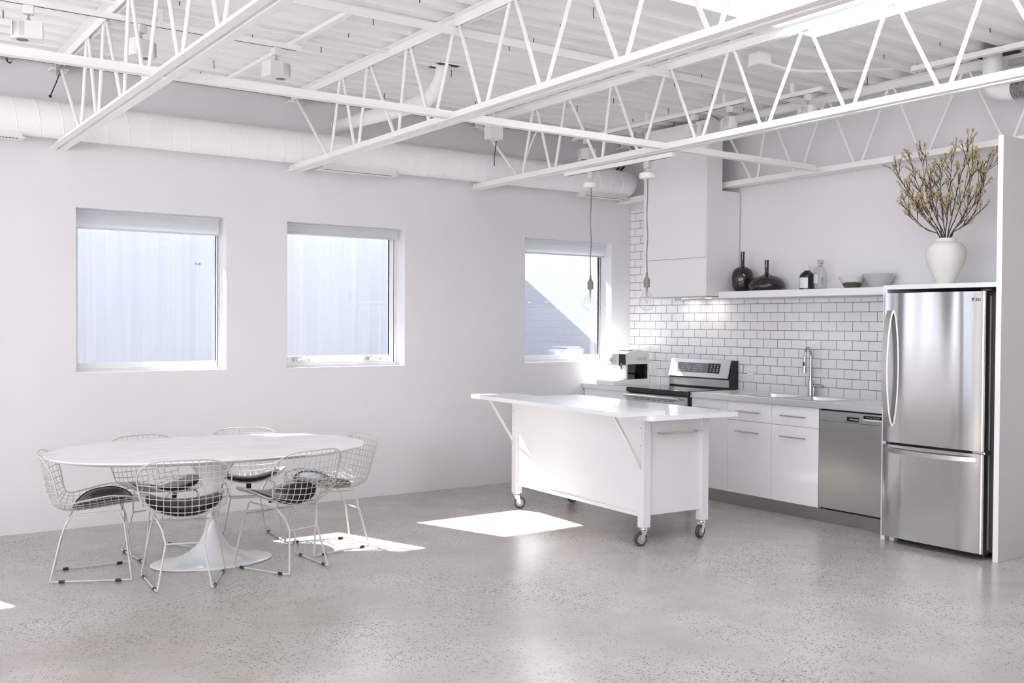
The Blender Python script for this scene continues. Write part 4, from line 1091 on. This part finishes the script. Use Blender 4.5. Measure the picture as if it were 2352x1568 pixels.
m = MB().grid([[(x, y, z) for x, y in P] for z in (.012, .10)]); m.grid([[(x*.995, y*.995, z) for x, y in P] for z in (.012, .10)])
l = link('paper_label', m, PAPER, e)
m = MB()
for z, a0, a1 in ((.083, 172, 192), (.045, 168, 196), (.032, 172, 190)):
    P = [(.0630*cos(radians(a)), .0630*sin(radians(a))) for a in range(a0, a1, 4)]; m.grid([[(x, y, zz) for x, y in P] for zz in (z, z+.003)])
link('print', m, INKG, l)
e = thing('bottle', 'clear glass bottle with a cork stopper', 'bottle', (6.92, -2.455, SZ))
prof = [(0, .003), (.048, .003), (.0525, .008), (.0525, .135), (.049, .155), (.038, .175), (.022, .190), (.0155, .197), (.0155, .214), (.017, .216)]
link('bottle_body', MB().lathe(prof, n=36), BOTG, e, smooth=60)
link('base_glass', MB().lathe([(0, .0005), (.050, .0005), (.0515, .006), (.049, .010), (0, .008)], n=32), glass_mat('bottle_base', (.55, .62, .6)), e)
link('stopper', MB().lathe([(0, .19), (.013, .19), (.0145, .214), (.025, .2165), (.025, .243), (0, .244)], n=24), CORK, e)
P = [(.0535*cos(t), .0535*sin(t)) for t in [radians(130+6*k) for k in range(12)]]
l = link('paper_label', MB().grid([[(x, y, z) for x, y in P] for z in (.05, .12)]), mat('faint_label', (.7, .7, .69), rough=.7), e)
m = MB()
for k in range(5):
    P = [(.0538*cos(radians(a)), .0538*sin(radians(a))) for a in range(145, 182, 6)]; m.grid([[(x, y, zz) for x, y in P] for zz in (.06+.012*k, .0625+.012*k)])
link('print', m, INKG, l)
# two-tone bowl (wave boundary) and wide bowl
e = thing('bowl', 'small bowl, white above and dark dipped glaze below a wavy line', 'bowl', (6.9, -2.778, SZ), group='bowls on the shelf')
m = MB(); n = 48; prof = [(.050, 0), (.056, .004), (.070, .024), (.086, .052), (.098, .075), (.106, .092)]
rows = []
for ri in range(25):
    row = []
    for j in range(n+1):
        a = 2*pi*j/n; wl = .042+.010*sin(2*a+.4)+.004*sin(3*a)
        h = .092*ri/24
        if ri == 12: h = wl
        elif ri < 12: h = wl*ri/12
        else: h = wl+(.092-wl)*(ri-12)/12
        r = lerp_tab([(z, rr_) for rr_, z in prof], h); row.append((r*cos(a), r*sin(a), h))
    rows.append(row)
ml = MB(); ml.grid(rows[:13]); ml.add(rows[0][:-1], [tuple(range(n))]); mu = MB(); mu.grid(rows[12:])
inn = [[(x*.93, y*.93, max(z, .006)) for x, y, z in rows[k]] for k in range(24, -1, -4)]
mu.grid([rows[24]]+inn); mu.add(inn[-1][:-1], [tuple(range(n))])
u = link('bowl_body', mu, BOWLW, e, smooth=60); lab(link('dipped_glaze', ml, BOWLD, e, smooth=60), 'dark brown glaze')
e = thing('bowl', 'wide pale grey bowl, the larger one next to the fridge board', 'bowl', (6.93, -3.005, SZ), group='bowls on the shelf')
link('bowl_body', MB().lathe([(0, 0), (.062, 0), (.070, .006), (.092, .045), (.118, .088), (.127, .100), (.1275, .108), (.1235, .108), (.112, .09), (.085, .045), (.06, .010), (0, .009)], n=48), BOWLG, e, smooth=50)

# urn with flowering branches
UX, UY, UZ = 6.66, -3.73, 1.7885
e = thing('ceramic_urn', 'large matte cream ceramic urn on the board above the fridge', 'vase', (UX, UY, UZ))
prof = [(0, 0), (.062, 0), (.068, .006), (.069, .015), (.083, .05), (.112, .105), (.138, .155), (.1525, .20), (.154, .235), (.146, .268), (.128, .292), (.105, .307), (.088, .313), (.082, .318), (.0815, .335), (.0755, .337), (.071, .330), (.073, .31), (.10, .29), (.13, .25), (.13, .2), (.06, .05), (0, .03)]
link('urn_body', MB().lathe([(r_*.885, z_) for r_, z_ in prof], n=56), CERAM, e, smooth=50)
rs = random.Random(11)
def branch(idx, label, tip, bend):
    """a woody stem rising from the urn mouth, with side twigs and blossoms"""
    e = thing('flowering_branch', label, 'branch', (UX, UY, UZ), group='dried flowering branches in the urn')
    st = MB(); bl = MB()
    a0 = rs.uniform(0, 6.28); base = Vector((.045*cos(a0)*.6, .04*sin(a0), .06)); mouth = Vector((tip[0]*.08+.01*cos(a0), tip[1]*.09+.012*sin(a0), .34))
    mid = mouth.lerp(Vector(tip), .5)+Vector(bend)
    pts = catmull([base, mouth, mouth.lerp(mid, .5)+Vector(bend)*.2, mid, mid.lerp(Vector(tip), .55)+Vector(bend)*.25, tip], 8)
    k = len(pts)
    # slight zigzag
    pts = [p+Vector((rs.uniform(-1, 1), rs.uniform(-1, 1), 0))*.0045*(i/k) for i, p in enumerate(pts)]
    st.tube(pts, [.0036*(1-i/k)+.0012 for i in range(k)], 5)
    def flower(p, r):
        n = rs.choice((3, 4, 5)); ph = rs.uniform(0, 6.28); tilt = Vector((rs.uniform(-1, 1), rs.uniform(-1, 1), rs.uniform(-.3, 1))).normalized()
        u = tilt.orthogonal().normalized(); v = tilt.cross(u)
        for q in range(n):
            a = ph+2*pi*q/n; d = u*cos(a)+v*sin(a); w = tilt.cross(d)
            r_ = r*rs.uniform(.8, 1.2)
            b0 = p; b1 = p+d*r_*.55+w*r_*.32+tilt*r_*.25; b2 = p+d*r_+tilt*r_*.12; b3 = p+d*r_*.55-w*r_*.32+tilt*r_*.25
            bl.add([b0, b1, b2, b3, p+d*r_*.5+tilt*r_*.02], [(0, 1, 4), (1, 2, 4), (2, 3, 4), (3, 0, 4)])
    def twig(p, d, L_, depth):
        n = max(3, int(L_/.022)); q = Vector(p); path = [q.copy()]; dd = d.copy()
        for i in range(n):
            dd = (dd+Vector((rs.uniform(-1, 1), rs.uniform(-1, 1), rs.uniform(-.5, 1)))*.20).normalized(); q = q+dd*(L_/n); path.append(q.copy())
            if rs.random() < .6: flower(q+Vector((rs.uniform(-1, 1), rs.uniform(-1, 1), rs.uniform(-1, 1)))*.006, rs.uniform(.006, .0115))
            if depth > 0 and rs.random() < .36: twig(q, (dd+Vector((rs.uniform(-1, 1), rs.uniform(-1, 1), rs.uniform(-.2, 1)))*.8).normalized(), L_*.42, depth-1)
        st.tube(path, [.0022*(1-i/len(path))+.0008 for i in range(len(path))], 4)
        for _ in range(3): flower(q+Vector((rs.uniform(-1, 1), rs.uniform(-1, 1), rs.uniform(-1, 1)))*.007, rs.uniform(.008, .0125))
    for i in range(int(k*.34), k):
        if rs.random() < .4: flower(pts[i]+Vector((rs.uniform(-1, 1), rs.uniform(-1, 1), rs.uniform(-1, 1)))*.008, rs.uniform(.006, .0115))
        if rs.random() < .46 and i < k-3:
            d0 = (pts[min(i+2, k-1)]-pts[i]).normalized(); sd = Vector((rs.uniform(-.6, .6), rs.uniform(-1, 1), rs.uniform(0, .5)))
            twig(pts[i], (d0+sd*.8).normalized(), rs.uniform(.08, .20)*(1.15-.5*i/k), 1)
    for _ in range(5): flower(pts[-1]+Vector((rs.uniform(-1, 1), rs.uniform(-1, 1), rs.uniform(-1, 1)))*.008, rs.uniform(.010, .016))
    link('stem', st, BARK, e, smooth=60)
    o = link('blossom', bl, BLOOM, e, smooth=0); o['kind'] = 'stuff'; o['label'] = 'small dried yellow blossoms'
    return e
# tips relative to the urn foot: (x depth, y lateral [+ = viewer's left], z)
TIPS = [((-.05, 0.390, .89), (0, .02, 0), 'flowering branch leaning furthest to the left, tip level with the bar above'),
        ((.02, 0.310, .98), (0, .03, 0), 'flowering branch left of centre, second from the left by tip'),
        ((.05, 0.230, .97), (0, .04, 0), 'flowering branch with a dense cluster left of the middle'),
        ((-.04, 0.150, 1.02), (0, .02, 0), 'upright flowering branch with hooked tip near the middle'),
        ((.03, 0.060, .90), (0, .02, 0), 'short flowering branch in the middle of the bunch'),
        ((-.06, -0.070, .93), (0, -.01, 0), 'flowering branch just right of the middle'),
        ((.02, -0.180, 1.08), (0, .01, 0), 'tallest flowering branch with a curled tip, right of centre'),
        ((-.04, -0.240, .93), (0, -.02, 0), 'flowering branch right of the tallest one'),
        ((.03, -0.315, .92), (0, -.02, 0), 'flowering branch reaching the upper right beside the tall panel'),
        ((-.06, -0.315, .78), (0, -.05, 0), 'flowering branch spreading right at mid height'),
        ((.0, -0.250, .66), (0, -.06, -.01), 'low flowering branch spreading right'),
        ((-.03, 0.330, .66), (0, .04, -.02), 'low flowering branch spreading left'),
        ((.05, 0.360, .79), (0, .03, 0), 'flowering branch spreading left at mid height')]
for i, (t, b, lb) in enumerate(TIPS): branch(i, lb, t, b)

# ---------------------------------------------------------------- light
w = bpy.data.worlds.new('daylight'); SC.world = w; w.use_nodes = True
nt = w.node_tree; bgn = nt.nodes['Background']
tc = nt.nodes.new('ShaderNodeTexCoord'); sp = nt.nodes.new('ShaderNodeSeparateXYZ'); rp = nt.nodes.new('ShaderNodeValToRGB')
nt.links.new(tc.outputs['Generated'], sp.inputs[0]); nt.links.new(sp.outputs['Z'], rp.inputs['Fac']); nt.links.new(rp.outputs['Color'], bgn.inputs['Color'])
e_ = rp.color_ramp.elements; e_[0].position = 0.; e_[0].color = (.92, .945, 1., 1); e_[1].position = .8; e_[1].color = (*SKY, 1)
bgn.inputs['Strength'].default_value = SKY_STR
sun = bpy.data.lights.new('sun', 'SUN'); sun.energy = SUN_STR; sun.angle = radians(.53); sun.color = (1., .98, .955)
so = bpy.data.objects.new('sun', sun); COL.objects.link(so)
so.rotation_euler = Vector((.336, -1., -.943)).to_track_quat('-Z', 'Y').to_euler(); so.location = (0, 5, 8)
def portal(loc, rot, sx, sy):
    l = bpy.data.lights.new('portal', 'AREA'); l.shape = 'RECTANGLE'; l.size = sx; l.size_y = sy; l.cycles.is_portal = True
    o = bpy.data.objects.new('daylight_portal', l); COL.objects.link(o); o.location = loc; o.rotation_euler = rot
for x0, x1, y0, y1 in SKYL: portal(((x0+x1)/2, (y0+y1)/2, zdeck((y0+y1)/2)+.40), (0, 0, 0), x1-x0, y1-y0)
for a, b in WIN: portal(((a+b)/2, .24, (ZS+ZH)/2), (radians(-90), 0, 0), b-a, ZH-ZS)
portal(((GL[0]+GL[1])/2, .24, (GL[2]+GL[3])/2), (radians(-90), 0, 0), GL[1]-GL[0], GL[3]-GL[2])
for a, b in BW: portal(((a+b)/2, YB-.1, 1.8), (radians(90), 0, 0), b-a, 2.2)
for a, b in SW: portal((XL-.1, (a+b)/2, 1.7), (radians(90), 0, radians(-90)), b-a, 2.4)
for y in (-.92, -1.22):
    l = bpy.data.lights.new('hood_lamp', 'AREA'); l.shape = 'DISK'; l.size = .05; l.energy = .28; l.color = (1, .96, .9)
    o = bpy.data.objects.new('hood_lamp', l); COL.objects.link(o); o.location = (6.90, y, 1.747)

# ---------------------------------------------------------------- camera
cam = bpy.data.cameras.new('camera'); co = bpy.data.objects.new('camera', cam); COL.objects.link(co)
F_PX, YAW, PIT, ROL, CH_, CD = 2326.1938, .617, -.0179, .0058, 1.506, 7.8138
f = Vector((sin(YAW)*cos(PIT), cos(YAW)*cos(PIT), sin(PIT))); r = Vector((cos(YAW), -sin(YAW), 0)); u = r.cross(f)
r, u = r*cos(ROL)+u*sin(ROL), -r*sin(ROL)+u*cos(ROL)
M = Matrix((r, u, -f)).transposed().to_4x4(); M.translation = Vector((0, -CD, CH_)); co.matrix_world = M
cam.sensor_width = 36; cam.lens = F_PX/2352*36; cam.clip_start = .05; cam.clip_end = 200
SC.camera = co
SC.view_settings.view_transform = 'Standard'; SC.view_settings.look = 'None'; SC.view_settings.gamma = 1; SC.view_settings.use_curve_mapping = False
SC.view_settings.exposure = EXPO
cy = SC.cycles
cy.max_bounces = 14; cy.diffuse_bounces = 8; cy.glossy_bounces = 5; cy.transmission_bounces = 8; cy.transparent_max_bounces = 16
cy.caustics_reflective = False; cy.caustics_refractive = False; cy.sample_clamp_indirect = 8
